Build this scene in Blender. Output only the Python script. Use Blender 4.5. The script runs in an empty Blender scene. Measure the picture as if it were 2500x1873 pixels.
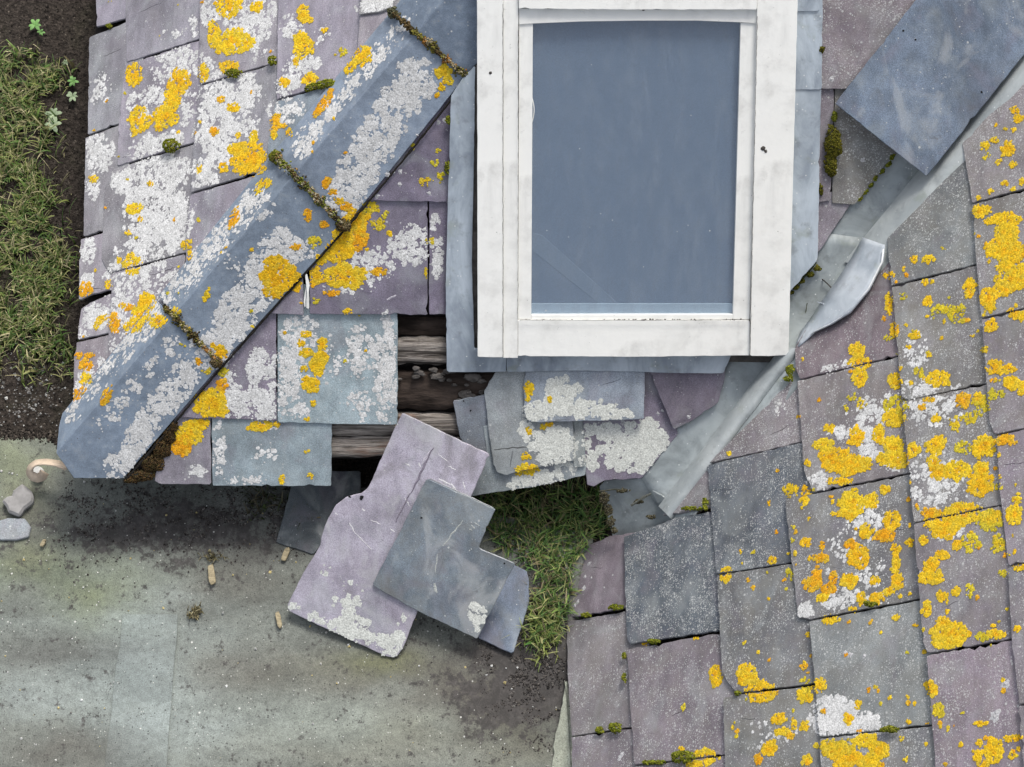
import bpy, math, random
from mathutils import Vector, noise, Matrix
random.seed(7)
sc = bpy.context.scene
COL = sc.collection
# ------------------------------------------------------------------ camera, sky, sun, exposure
FPX, TILT, PITCH = 5500.0, math.radians(20.0), math.radians(36.0)
CAM = Vector((0, -5.5*math.sin(TILT), 5.5*math.cos(TILT) + 0.45))
cd = bpy.data.cameras.new('camera'); cam = bpy.data.objects.new('camera', cd); COL.objects.link(cam)
cam.location = CAM; cam.rotation_euler = (TILT, 0, 0)
cd.sensor_width = 36.0; cd.lens = FPX*36.0/2500.0; cd.clip_start = 0.05; cd.clip_end = 500
sc.camera = cam
sc.cycles.max_bounces = 5; sc.cycles.diffuse_bounces = 3; sc.cycles.glossy_bounces = 2
SUN_EL, SUN_AZ = math.radians(58), math.radians(22)          # azimuth from +Y (top of the picture), positive = right
w = bpy.data.worlds.new('World'); sc.world = w; w.use_nodes = True
nt = w.node_tree; nt.nodes.clear()
sky = nt.nodes.new('ShaderNodeTexSky'); sky.sky_type = 'NISHITA'; sky.sun_disc = False
sky.sun_elevation = SUN_EL; sky.sun_rotation = SUN_AZ; sky.air_density = 0.9; sky.dust_density = 3.5; sky.ozone_density = 1.0
bg = nt.nodes.new('ShaderNodeBackground'); bg.inputs[1].default_value = 0.135
wo = nt.nodes.new('ShaderNodeOutputWorld')
hs = nt.nodes.new('ShaderNodeHueSaturation'); hs.inputs['Saturation'].default_value = 0.38      # thin overcast: the whole sky greyer
nt.links.new(sky.outputs[0], hs.inputs['Color']); nt.links.new(hs.outputs[0], bg.inputs[0]); nt.links.new(bg.outputs[0], wo.inputs[0])
ld = bpy.data.lights.new('sun', 'SUN'); ld.energy = 1.55; ld.angle = math.radians(15); ld.color = (1.0, 0.955, 0.89)
sun = bpy.data.objects.new('sun', ld); COL.objects.link(sun)
sdir = Vector((math.sin(SUN_AZ)*math.cos(SUN_EL), math.cos(SUN_AZ)*math.cos(SUN_EL), math.sin(SUN_EL)))
sun.rotation_euler = sdir.to_track_quat('Z', 'Y').to_euler(); sun.location = (-2, 3, 6)
sc.view_settings.view_transform = 'Standard'; sc.view_settings.look = 'None'
sc.view_settings.gamma = 1.0; sc.view_settings.use_curve_mapping = False
sc.view_settings.exposure = 0.68

# ------------------------------------------------------------------ geometry helpers
CT, ST = math.cos(TILT), math.sin(TILT)
def ray(u, v):
    x, y = (u-1250)/FPX, -(v-936.5)/FPX
    return Vector((x, CT*y + ST, ST*y - CT))
def proj(P):
    q = P - CAM; y = CT*q.y + ST*q.z; z = -ST*q.y + CT*q.z
    return (1250 + FPX*q.x/-z, 936.5 - FPX*y/-z)
class Pl:
    """a plane in the place: point, normal, up-slope direction u, along-course direction w"""
    def __init__(s, P, n):
        s.P = P.copy(); s.n = n.normalized()
        if s.n.z < 0: s.n = -s.n
        up = Vector((0, 0, 1)) - s.n*s.n.z
        s.u = up.normalized() if up.length > 1e-4 else Vector((0, 1, 0))
        s.w = s.u.cross(s.n).normalized()
    def off(s, h): return Pl(s.P + s.n*h, s.n)
    def t(s, u, v):
        d = ray(u, v); return (s.P-CAM).dot(s.n)/d.dot(s.n)
    def hit(s, u, v): return CAM + ray(u, v)*s.t(u, v)
def pl3(a, b, c): return Pl(a, (b-a).cross(c-a))
def hz(u, v, z=0.0):
    d = ray(u, v); return CAM + d*((z-CAM.z)/d.z)
ZE, ZR = 0.19, 0.09
FRONT = Pl(hz(640, 1187, ZE), Vector((0, -math.sin(PITCH), math.cos(PITCH))))
H0, H1 = FRONT.hit(165, 1145), FRONT.hit(1075, 30)
LEFT = pl3(H0, H1, hz(232, 0, ZE))
V0, V1 = FRONT.hit(1605, 1227), FRONT.hit(2412, 170)
RIGHT = pl3(V0, V1, hz(1400, 1873, ZR))
GROUND = Pl(Vector((0, 0, 0)), Vector((0, 0, 1)))

def mulc(c, k): return (c[0]*k, c[1]*k, c[2]*k)
def inpoly(x, y, p):
    c = False; j = len(p)-1
    for i in range(len(p)):
        xi, yi = p[i]; xj, yj = p[j]
        if (yi > y) != (yj > y) and x < (xj-xi)*(y-yi)/(yj-yi)+xi: c = not c
        j = i
    return c
def clip(poly, P, n):
    out = []
    for i in range(len(poly)):
        a, b = poly[i], poly[(i+1) % len(poly)]
        da, db = (a-P).dot(n), (b-P).dot(n)
        if da >= 0: out.append(a)
        if (da >= 0) != (db >= 0): out.append(a.lerp(b, da/(da-db)))
    return out
hipdir = (H1-H0).normalized()
HIPN = Vector((hipdir.y, -hipdir.x, 0)).normalized()           # towards the front slope

# ------------------------------------------------------------------ materials
MAT = {}
class NB:
    def __init__(s, name):
        s.m = bpy.data.materials.new(name); s.m.use_nodes = True; MAT[name] = s.m
        s.t = s.m.node_tree; s.t.nodes.clear()
        s.out = s.n('ShaderNodeOutputMaterial'); s.b = s.n('ShaderNodeBsdfPrincipled')
        s.l(s.b.outputs[0], s.out.inputs[0])
    def n(s, ty, **k):
        x = s.t.nodes.new(ty)
        for a, b in k.items(): setattr(x, a, b)
        return x
    def l(s, a, b): s.t.links.new(a, b)
    def put(s, sock, v):
        if isinstance(v, bpy.types.NodeSocket): s.l(v, sock)
        elif v is not None:
            if hasattr(sock.default_value, '__len__') and not hasattr(v, '__len__'): v = (v, v, v, 1)[:len(sock.default_value)]
            if hasattr(v, '__len__') and len(sock.default_value) == 4 and len(v) == 3: v = (*v, 1)
            sock.default_value = v
    def coord(s, rnd=True, scale=(1, 1, 1)):
        tc = s.n('ShaderNodeTexCoord'); mp = s.n('ShaderNodeMapping'); mp.inputs['Scale'].default_value = scale
        s.l(tc.outputs['Object'], mp.inputs[0])
        if rnd:
            oi = s.n('ShaderNodeObjectInfo'); m = s.math('MULTIPLY', oi.outputs['Random'], 37.0)
            s.l(m, mp.inputs['Location'])
        return mp.outputs[0]
    def noise(s, c, scale, det=4, rough=.55, col=False, dist=0):
        x = s.n('ShaderNodeTexNoise'); s.l(c, x.inputs['Vector']); x.inputs['Scale'].default_value = scale
        x.inputs['Detail'].default_value = det; x.inputs['Roughness'].default_value = rough; x.inputs['Distortion'].default_value = dist
        return x.outputs['Color' if col else 'Fac']
    def voro(s, c, scale, feat='F1', out='Distance', rnd=1):
        x = s.n('ShaderNodeTexVoronoi', feature=feat); s.l(c, x.inputs['Vector']); x.inputs['Scale'].default_value = scale
        x.inputs['Randomness'].default_value = rnd
        return x.outputs[out]
    def math(s, op, a, b=None, c=None):
        x = s.n('ShaderNodeMath', operation=op); s.put(x.inputs[0], a)
        if b is not None: s.put(x.inputs[1], b)
        if c is not None: s.put(x.inputs[2], c)
        return x.outputs[0]
    def ramp(s, f, lo, hi, a=0.0, b=1.0):
        x = s.n('ShaderNodeMapRange', interpolation_type='SMOOTHSTEP'); s.put(x.inputs[0], f)
        for i, v in ((1, lo), (2, hi), (3, a), (4, b)): s.put(x.inputs[i], v)
        return x.outputs[0]
    def mix(s, f, a, b, mode='MIX'):
        x = s.n('ShaderNodeMix', data_type='RGBA', blend_type=mode); s.put(x.inputs[0], f); s.put(x.inputs[6], a); s.put(x.inputs[7], b)
        return x.outputs[2]
    def bump(s, h, strength=.4, dist=.002, prev=None):
        x = s.n('ShaderNodeBump'); s.put(x.inputs['Height'], h); x.inputs['Strength'].default_value = strength; x.inputs['Distance'].default_value = dist
        if prev is not None: s.l(prev, x.inputs['Normal'])
        return x.outputs[0]
    def fin(s, col, rough=.7, nrm=None, spec=.4, metal=0):
        s.put(s.b.inputs['Base Color'], col); s.put(s.b.inputs['Roughness'], rough)
        s.b.inputs['Specular IOR Level'].default_value = spec; s.b.inputs['Metallic'].default_value = metal
        if nrm is not None: s.l(nrm, s.b.inputs['Normal'])

def mat_slate():
    s = NB('slate'); c = s.coord(); cs = s.coord(True, (1, .35, 1))
    oi = s.n('ShaderNodeObjectInfo'); base, alpha = oi.outputs['Color'], oi.outputs['Alpha']
    ga = s.n('ShaderNodeAttribute', attribute_type='OBJECT', attribute_name='grime')
    n1 = s.noise(c, 7, 4, .6); n2 = s.noise(cs, 30, 5, .65); n3 = s.noise(c, 420, 1, .6)
    v = s.ramp(n1, .3, .7, .76, 1.18); v = s.math('MULTIPLY', v, s.ramp(n2, .28, .72, .78, 1.16)); v = s.math('MULTIPLY', v, s.ramp(n3, .3, .7, .76, 1.2))
    vv = s.n('ShaderNodeCombineColor'); [s.l(v, vv.inputs[i]) for i in range(3)]
    col = s.mix(1, base, vv.outputs[0], 'MULTIPLY')
    hue = s.noise(c, 11, 3, .5, dist=.8)
    col = s.mix(s.ramp(hue, .5, .72, 0, .3), col, (.34, .37, .37))
    col = s.mix(s.ramp(hue, .5, .3, 0, .25), col, (.20, .165, .205))
    gm = s.math('MULTIPLY', s.ramp(s.noise(c, 14, 5, .68), .38, .66), ga.outputs['Fac'])
    col = s.mix(gm, col, (.15, .138, .112))
    sa_ = s.n('ShaderNodeAttribute', attribute_type='OBJECT', attribute_name='stain')
    wn = s.noise(s.coord(True, (1, .5, 1)), 9, 5, .6, dist=1.2)
    col = s.mix(s.math('MULTIPLY', s.ramp(wn, .52, .68), sa_.outputs['Fac']), col, (.46, .47, .46))
    col = s.mix(s.math('MULTIPLY', s.ramp(wn, .46, .32), s.math('MULTIPLY', sa_.outputs['Fac'], 1.1)), col, (.12, .115, .105))
    # clefts
    cl = s.noise(s.coord(True, (.25, 1.0, 1.0)), 24, 3, .5)
    crk = s.ramp(s.math('ABSOLUTE', s.math('SUBTRACT', cl, .5)), 0, .006, 1, 0)
    crk = s.math('MULTIPLY', crk, s.ramp(s.noise(c, 9, 2), .56, .66, 0, .5))
    col = s.mix(crk, col, (.06, .055, .06))
    # fine pale lichen specks
    sp = None; dens = s.math('MULTIPLY', s.ramp(s.noise(c, 12, 4, .65), .38, .64, .08, 1.0), alpha)
    for sca, th, k in ((210, .30, .7), (105, .22, .35), (400, .34, .85)):
        vo = s.n('ShaderNodeTexVoronoi'); s.l(c, vo.inputs['Vector']); vo.inputs['Scale'].default_value = sca
        d = vo.outputs['Distance']; pr = s.n('ShaderNodeSeparateColor'); s.l(vo.outputs['Color'], pr.inputs[0])
        on = s.math('LESS_THAN', pr.outputs[0], s.math('MULTIPLY', dens, k))
        f = s.math('MULTIPLY', s.ramp(d, th, th+.13, 1, 0), on)
        sp = f if sp is None else s.math('MAXIMUM', sp, f)
    spc = s.mix(s.noise(c, 160, 2), (.30, .305, .30), (.66, .67, .65))
    col = s.mix(s.math('MULTIPLY', sp, .8), col, spc)
    nr = s.bump(s.math('MULTIPLY_ADD', n3, .16, n2), .4, .004)
    s.fin(col, s.ramp(n1, .3, .7, .48, .68), nr, .35)
mat_slate()

def mat_hip():
    s = NB('clay_tile'); c = s.coord()
    n1 = s.noise(c, 5, 6, .6); n2 = s.noise(c, 45, 5, .6); n3 = s.noise(c, 380, 2)
    oi = s.n('ShaderNodeObjectInfo')
    v = s.math('MULTIPLY', s.math('MULTIPLY', s.ramp(n1, .3, .7, .78, 1.18), s.ramp(n2, .3, .7, .86, 1.12)), s.ramp(n3, .3, .7, .88, 1.12))
    vv = s.n('ShaderNodeCombineColor'); [s.l(v, vv.inputs[i]) for i in range(3)]
    col = s.mix(1, oi.outputs['Color'], vv.outputs[0], 'MULTIPLY')
    col = s.mix(s.ramp(n2, .5, .75, 0, .3), col, (.30, .31, .30))
    d = s.voro(c, 130); pk = s.n('ShaderNodeSeparateColor'); s.l(s.voro(c, 130, out='Color'), pk.inputs[0])
    f = s.math('MULTIPLY', s.ramp(d, .2, .32, 1, 0), s.math('LESS_THAN', pk.outputs[0], .10))
    col = s.mix(s.math('MULTIPLY', f, .7), col, s.mix(pk.outputs[1], (.07, .075, .085), (.6, .6, .58)))
    s.fin(col, .6, s.bump(n3, .3, .001, s.bump(n2, .25, .003)), .35)
mat_hip()

def mat_vcol(name, rough=.85, nscale=260, amt=(.72, 1.15), bump=.6, bd=.0015, spec=.2):
    s = NB(name); c = s.coord()
    a = s.n('ShaderNodeAttribute', attribute_name='col')
    n = s.noise(c, nscale, 3, .6)
    v = s.ramp(n, .3, .7, *amt); vv = s.n('ShaderNodeCombineColor'); [s.l(v, vv.inputs[i]) for i in range(3)]
    s.fin(s.mix(1, a.outputs['Color'], vv.outputs[0], 'MULTIPLY'), rough, s.bump(n, bump, bd), spec)
mat_vcol('lichen', .9, 300, (.62, 1.12), .5, .0012); mat_vcol('moss', .95, 300, (.55, 1.25), .8, .002, .1)
mat_vcol('soil', .95, 200, (.5, 1.4), .9, .004, .1); mat_vcol('grass', .6, 60, (.85, 1.1), .1, .001, .3)

def mat_lead(name, a, b, dark=.5, streak=(1, .25, .6)):
    s = NB(name); c = s.coord(); cs = s.coord(True, streak)
    n1 = s.noise(cs, 9, 6, .62, dist=.5); n2 = s.noise(c, 26, 6, .65); n3 = s.noise(c, 300, 2)
    col = s.mix(s.ramp(n1, .32, .66), a, b)
    col = s.mix(s.ramp(n2, .52, .74, 0, dark), col, (.10, .105, .105))
    col = s.mix(s.ramp(s.noise(c, 17, 5, .6), .56, .72, 0, .45), col, (.24, .27, .22))
    d = s.voro(c, 150); pk = s.n('ShaderNodeSeparateColor'); s.l(s.voro(c, 150, out='Color'), pk.inputs[0])
    f = s.math('MULTIPLY', s.ramp(d, .18, .3, 1, 0), s.math('LESS_THAN', pk.outputs[0], .05))
    col = s.mix(f, col, (.6, .62, .62))
    s.fin(col, s.ramp(n2, .3, .7, .42, .62), s.bump(n3, .15, .001, s.bump(n1, .5, .006)), .35, 0)
mat_lead('lead', (.195, .23, .275), (.45, .51, .565), .45)
mat_lead('valley_lead', (.21, .235, .24), (.37, .41, .42), .5, (1, 1, 1))
mat_lead('bright_lead', (.33, .375, .42), (.50, .54, .58), .25, (1, 1, 1))
mat_lead('pale_lead', (.29, .32, .33), (.43, .46, .46), .35, (1, 1, 1))

mat_lead('rim_lead', (.58, .61, .63), (.72, .74, .75), .1)
def mat_clad():
    s = NB('white_cladding'); c = s.coord(False); cs = s.coord(False, (1, .12, .16))
    n1 = s.noise(cs, 22, 5, .6); n5 = s.noise(c, 13, 6, .65); n2 = s.noise(c, 5, 5, .6); n3 = s.noise(c, 60, 6, .7); n4 = s.noise(c, 500, 2)
    col = s.mix(s.math('MULTIPLY', s.ramp(n1, .48, .78), s.ramp(n2, .4, .65, .0, .5)), (.80, .80, .765), (.46, .46, .44))
    col = s.mix(s.math('MULTIPLY', s.ramp(n5, .46, .72), s.ramp(n2, .42, .62, .08, .55)), col, (.46, .455, .43))
    col = s.mix(s.ramp(n3, .62, .76, 0, .5), col, (.36, .36, .34))
    col = s.mix(s.ramp(s.noise(c, 130, 3), .73, .76, 0, .7), col, (.15, .14, .12))
    s.fin(col, .42, s.bump(n4, .05, .0005, s.bump(n2, .4, .01)), .4)
mat_clad()
def mat_plain(name, col, rough=.7, nscale=80, amt=(.8, 1.15), bump=.3, bd=.001, spec=.35, stretch=(1, 1, 1)):
    s = NB(name); c = s.coord(True, stretch); n = s.noise(c, nscale, 5, .6)
    v = s.ramp(n, .3, .7, *amt); vv = s.n('ShaderNodeCombineColor'); [s.l(v, vv.inputs[i]) for i in range(3)]
    s.fin(s.mix(1, (*col, 1), vv.outputs[0], 'MULTIPLY'), rough, s.bump(n, bump, bd), spec)
mat_plain('underlay', (.018, .016, .015), .9, 40, (.5, 1.5), .8, .01, .1)
mat_plain('rot_dark', (.045, .034, .028), .9, 30, (.4, 1.7), .9, .012, .1, (.3, 1, 1))
mat_plain('stone_dark', (.06, .055, .05), .9, 25, (.5, 1.5), .8, .01, .2)
mat_plain('shard', (.27, .262, .255), .7, 40)
mat_plain('cream_plastic', (.62, .50, .38), .5, 60, (.85, 1.1), .1)
mat_plain('grey_plastic', (.48, .48, .46), .5, 60, (.85, 1.1), .1)
mat_plain('chip_wood', (.33, .28, .18), .8, 90, (.6, 1.2), .5, .002, .2, (1, 4, 1))
mat_plain('rubble', (.085, .078, .072), .9, 60, (.5, 1.5), .8, .006, .2)
mat_plain('black_hole', (.006, .006, .007), .9)
mat_plain('blind_fabric', (.245, .285, .35), .85, 300, (.93, 1.06), .1, .0006, .2)
mat_plain('blind_bar', (.50, .55, .60), .6, 30, (.95, 1.05), .05)
mat_plain('blind_band', (.28, .32, .38), .85, 300, (.93, 1.06), .1, .0006, .2)
def mat_wood():
    s = NB('weathered_wood'); c = s.coord(True, (.045, 1, 1))
    n = s.noise(c, 190, 6, .7, dist=.4); n2 = s.noise(s.coord(True, (.3, 1, 1)), 22, 4); n3 = s.noise(c, 60, 4, .6)
    col = s.mix(s.ramp(n, .3, .68), (.05, .040, .034), (.42, .38, .34))
    col = s.mix(s.ramp(n2, .54, .68, 0, .5), col, (.19, .10, .065))
    col = s.mix(s.ramp(n3, .46, .36, 0, .9), col, (.02, .016, .014))
    s.fin(col, .85, s.bump(n, .9, .006, s.bump(n3, .8, .01)), .15)
mat_wood()
def mat_glass():
    s = NB('window_glass'); c = s.coord(False)
    tr = s.n('ShaderNodeBsdfTransparent'); tr.inputs[0].default_value = (.86, .90, .93, 1)
    gl = s.n('ShaderNodeBsdfGlossy'); gl.inputs['Roughness'].default_value = .04
    df = s.n('ShaderNodeBsdfDiffuse'); df.inputs[0].default_value = (.7, .72, .72, 1)
    mx = s.n('ShaderNodeMixShader'); mx.inputs[0].default_value = .10; s.l(tr.outputs[0], mx.inputs[1]); s.l(gl.outputs[0], mx.inputs[2])
    d = s.voro(c, 38); pk = s.n('ShaderNodeSeparateColor'); s.l(s.voro(c, 38, out='Color'), pk.inputs[0])
    f = s.math('MULTIPLY', s.ramp(d, .03, .09, 1, 0), s.math('LESS_THAN', pk.outputs[0], .09))
    dust = s.ramp(s.noise(s.coord(False, (1, .3, .3)), 30, 8, .75), .4, .8, 0, .05)
    m2 = s.n('ShaderNodeMixShader'); s.l(s.math('MAXIMUM', s.math('MULTIPLY', f, .9), dust), m2.inputs[0]); s.l(mx.outputs[0], m2.inputs[1]); s.l(df.outputs[0], m2.inputs[2])
    s.l(m2.outputs[0], s.out.inputs[0])
mat_glass()
def mat_ground():
    s = NB('ground_soil'); c = s.coord(False)
    n1 = s.noise(c, 4, 6, .6); n2 = s.noise(c, 60, 6, .75); n3 = s.voro(c, 130)
    col = s.mix(s.ramp(n2, .3, .7), (.012, .010, .009), (.075, .062, .052))
    col = s.mix(s.ramp(n1, .5, .7, 0, .4), col, (.05, .055, .028))
    s.fin(col, .95, s.bump(n3, .8, .006, s.bump(n2, .9, .012)), .1)
mat_ground()
def mat_path():
    s = NB('path_concrete'); c = s.coord(False); a = s.n('ShaderNodeAttribute', attribute_name='col')
    n2 = s.noise(c, 55, 8, .75); n3 = s.noise(c, 320, 3, .6); n1 = s.noise(s.coord(False, (.35, 1, 1)), 8, 6, .65)
    v = s.math('MULTIPLY', s.ramp(n2, .3, .7, .72, 1.12), s.ramp(n3, .3, .7, .74, 1.2)); v = s.math('MULTIPLY', v, s.ramp(n1, .3, .7, .74, 1.1))
    vv = s.n('ShaderNodeCombineColor'); [s.l(v, vv.inputs[i]) for i in range(3)]
    col = s.mix(1, a.outputs['Color'], vv.outputs[0], 'MULTIPLY')
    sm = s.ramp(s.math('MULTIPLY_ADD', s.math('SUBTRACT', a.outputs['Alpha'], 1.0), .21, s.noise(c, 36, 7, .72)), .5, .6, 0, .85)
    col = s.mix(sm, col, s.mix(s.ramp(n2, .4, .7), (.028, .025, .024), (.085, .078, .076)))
    # dark mould specks and pale grit, density carried by the alpha of the stain map
    for sca, th, k, cc in ((150, .25, .05, (.03, .029, .028)), (260, .3, .10, (.05, .048, .045)), (190, .22, .02, (.55, .55, .51)), (70, .12, .016, (.62, .62, .58))):
        d = s.voro(c, sca); pk = s.n('ShaderNodeSeparateColor'); s.l(s.voro(c, sca, out='Color'), pk.inputs[0])
        kk = s.math('MULTIPLY', s.ramp(s.noise(c, 13, 4, .6), .35, .65, .2, 1.6), k)
        if k == .10: kk = s.math('MULTIPLY', kk, a.outputs['Alpha'])
        f = s.math('MULTIPLY', s.ramp(d, th, th+.12, 1, 0), s.math('LESS_THAN', pk.outputs[0], kk))
        col = s.mix(s.math('MULTIPLY', f, .8), col, cc)
    s.fin(col, s.ramp(n2, .3, .7, .6, .85), s.bump(n3, .4, .001, s.bump(n2, .5, .003)), .3)
mat_path()

# ------------------------------------------------------------------ object helpers
def link(o, parent=None):
    COL.objects.link(o)
    if parent is not None: o.parent = parent
    return o
def wloc(o):
    l = o.location.copy()
    while o.parent: o = o.parent; l += o.location
    return l
def empty(name, loc, label, cat, group=None):
    o = bpy.data.objects.new(name, None); o.empty_display_size = .1; o.location = loc; link(o)
    o['label'] = label; o['category'] = cat
    if group: o['group'] = group
    return o
def tag(o, label, cat, group=None):
    o['label'] = label; o['category'] = cat
    if group: o['group'] = group
    return o
def mesh_obj(name, verts, faces, mat, parent=None, cols=None, origin=None, smooth=False, color=None, bevel=0):
    """verts in world space; the object's origin is put at the verts' centre (or origin)"""
    if origin is None:
        origin = sum(verts, Vector())/len(verts)
    me = bpy.data.meshes.new(name); me.from_pydata([v-origin for v in verts], [], faces)
    if cols is not None:
        at = me.color_attributes.new('col', 'FLOAT_COLOR', 'POINT')
        flat = []
        for cc in cols: flat += [cc[0], cc[1], cc[2], cc[3] if len(cc) > 3 else 1.0]
        at.data.foreach_set('color', flat)
    me.materials.append(MAT[mat])
    if smooth: me.polygons.foreach_set('use_smooth', [True]*len(me.polygons))
    me.update()
    o = bpy.data.objects.new(name, me); link(o, parent)
    o.location = origin - (wloc(parent) if parent else Vector())
    if color: o.color = color
    if bevel:
        b = o.modifiers.new('bevel', 'BEVEL'); b.width = bevel; b.segments = 2; b.limit_method = 'ANGLE'
    return o
def area2(p): return sum(p[i][0]*p[(i+1) % len(p)][1]-p[(i+1) % len(p)][0]*p[i][1] for i in range(len(p)))
def slab(poly3, n, th, ragged=0.0, chamfer=.0012, step=.013, cut=.003):
    """thick plate with broken, slightly chamfered edges under a top outline poly3 that lies in a plane with normal n"""
    e1 = (poly3[1]-poly3[0]).normalized(); e2 = n.cross(e1); o = poly3[0]
    p = [((v-o).dot(e1), (v-o).dot(e2)) for v in poly3]
    if area2(p) < 0: p.reverse()
    q = []
    N = len(p)
    for i in range(N):
        a, b = p[i], p[(i+1) % N]; L = math.hypot(b[0]-a[0], b[1]-a[1])
        if L < 1e-5: continue
        dx, dy = (b[0]-a[0])/L, (b[1]-a[1])/L
        if ragged <= 0: q.append(a); continue
        c = min(cut*random.uniform(.4, 1.6), L*.2)
        k = max(2, min(40, int(L/step))); ph = random.uniform(0, 50)
        for j in range(k+1):
            t = c + (L-2*c)*j/k
            r = ragged*(noise.noise((ph+t*45, 3.1, ph))*1.1 + noise.noise((ph+t*160, 9.7, 1))*.6)
            if random.random() < .035: r -= ragged*random.uniform(1, 3)
            q.append((a[0]+dx*t+dy*r, a[1]+dy*t-dx*r))
    M = len(q); top = []
    for i in range(M):
        a, b, c = q[i-1], q[i], q[(i+1) % M]
        t1 = (b[0]-a[0], b[1]-a[1]); t2 = (c[0]-b[0], c[1]-b[1])
        nx, ny = -(t1[1]+t2[1]), t1[0]+t2[0]; l = math.hypot(nx, ny) or 1
        top.append((b[0]+nx/l*chamfer, b[1]+ny/l*chamfer))
    W = lambda pt, h: o + e1*pt[0] + e2*pt[1] + n*h
    verts = [W(t, 0) for t in top] + [W(t, -chamfer) for t in q] + [W(t, -th) for t in q]
    faces = [tuple(range(M)), tuple(range(3*M-1, 2*M-1, -1))]
    for r in (0, 1):
        for i in range(M):
            j = (i+1) % M; faces.append((r*M+i, (r+1)*M+i, (r+1)*M+j, r*M+j))
    return verts, faces
SURF = []       # every surface lichen can sit on: picture outline, plane, owner
def surf(poly3, plane, owner):
    p = [proj(v) for v in poly3]
    SURF.append((min(a[0] for a in p), max(a[0] for a in p), min(a[1] for a in p), max(a[1] for a in p), p, plane, owner))
def slate(root, base, px, col, spk=.05, grime=.15, ext=.075, ht=.020, tilt=.034, th=.006, ragged=.0017, clips=(), twist=0, name='slate', lift=0, stain=.12):
    p0 = [base.hit(*q) for q in px]
    s = [(v-base.P).dot(base.u) for v in p0]; smin, smax = min(s), max(s)
    ht = ht + random.uniform(-.0015, .0015) + lift
    P = base.P + base.u*smin + base.n*ht
    n = (base.n + base.u*tilt + base.w*(twist + random.uniform(-.004, .004))).normalized()
    mid = sum(p0, Vector())/len(p0); P = P + base.w*((mid-base.P).dot(base.w))
    pl = Pl(P, n)
    poly = [pl.hit(*q) for q in px]
    up = (base.u - n*base.u.dot(n)).normalized()
    if ext: poly = [v + up*ext if s[i] > smin + .55*(smax-smin) else v for i, v in enumerate(poly)]
    for cp, cn in clips: poly = clip(poly, cp, cn)
    vs, fs = slab(poly, n, th, ragged)
    gm_ = sum(col)/3; col = [gm_ + (c-gm_)*.78 for c in col]; spk = spk*random.uniform(.6, 1.1); kb = random.uniform(.95, 1.1)
    o = mesh_obj(name, vs, fs, 'slate', root, color=(*[max(.01, c*kb*random.uniform(.98, 1.02)) for c in col], spk))
    o['grime'] = float(grime); o['stain'] = float(stain)
    surf(poly, pl, o)
    return o

# ------------------------------------------------------------------ ground, path
def gmesh():
    R = 40.0
    v = [Vector((-R, -R, 0)), Vector((R, -R, 0)), Vector((R, R, 0)), Vector((-R, R, 0))]
    o = mesh_obj('ground', v, [(0, 1, 2, 3)], 'ground_soil', origin=Vector()); o['kind'] = 'structure'
    return o
gmesh()
def fbm(x, y, z=0, o=4): return noise.fractal((x, y, z), 1.0, 2.0, o)
STAINS = [ # cx, cy, rx, ry, rgb, strength   (algae, silt and wash marks on the old path)
 (300, 1500, 260, 60, (.30, .34, .33), .8), (120, 1390, 160, 60, (.20, .24, .17), .8), (240, 1460, 90, 70, (.20, .23, .11), .7), (360, 1650, 150, 160, (.33, .38, .38), .8),
 (90, 1690, 140, 60, (.31, .35, .35), .7), (760, 1760, 260, 60, (.36, .40, .37), .8), (450, 1760, 180, 90, (.32, .36, .36), .6), (150, 1840, 140, 50, (.17, .165, .15), .8),
 (130, 1590, 160, 40, (.16, .165, .16), .7), (560, 1420, 120, 80, (.13, .125, .11), .7), (860, 1640, 180, 60, (.15, .145, .125), .7), (700, 1640, 200, 40, (.20, .20, .17), .5),
 (1180, 1680, 170, 120, (.135, .125, .11), .85), (1280, 1800, 110, 90, (.20, .20, .15), .6), (940, 1620, 90, 30, (.19, .20, .09), .6), (20, 1130, 90, 90, (.26, .29, .19), .8), (60, 1240, 80, 60, (.17, .17, .12), .6),
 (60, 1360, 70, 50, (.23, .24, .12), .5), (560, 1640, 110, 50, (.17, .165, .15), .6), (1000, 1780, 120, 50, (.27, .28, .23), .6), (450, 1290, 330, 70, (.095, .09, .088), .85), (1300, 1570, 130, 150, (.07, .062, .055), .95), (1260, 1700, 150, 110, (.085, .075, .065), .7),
 (900, 1840, 300, 40, (.24, .245, .21), .6), (330, 1400, 120, 50, (.22, .25, .22), .5)]
def stain_at(u, w_):
    c = Vector((.178, .192, .170)); dk = .7
    for cx, cy, rx, ry, rgb, st in STAINS:
        a = (u-cx)/rx + .55*fbm(u/130, w_/60, cx*.01); b = (w_-cy)/ry + .55*fbm(u/130, w_/60, cy*.01+9)
        k = st*math.exp(-(a*a+b*b)*.9)
        c = c.lerp(Vector((rgb[0]*.84, rgb[1]*.84, rgb[2]*.80)), min(1, k))
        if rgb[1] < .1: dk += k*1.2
    return (*c, min(2.0, dk))
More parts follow.
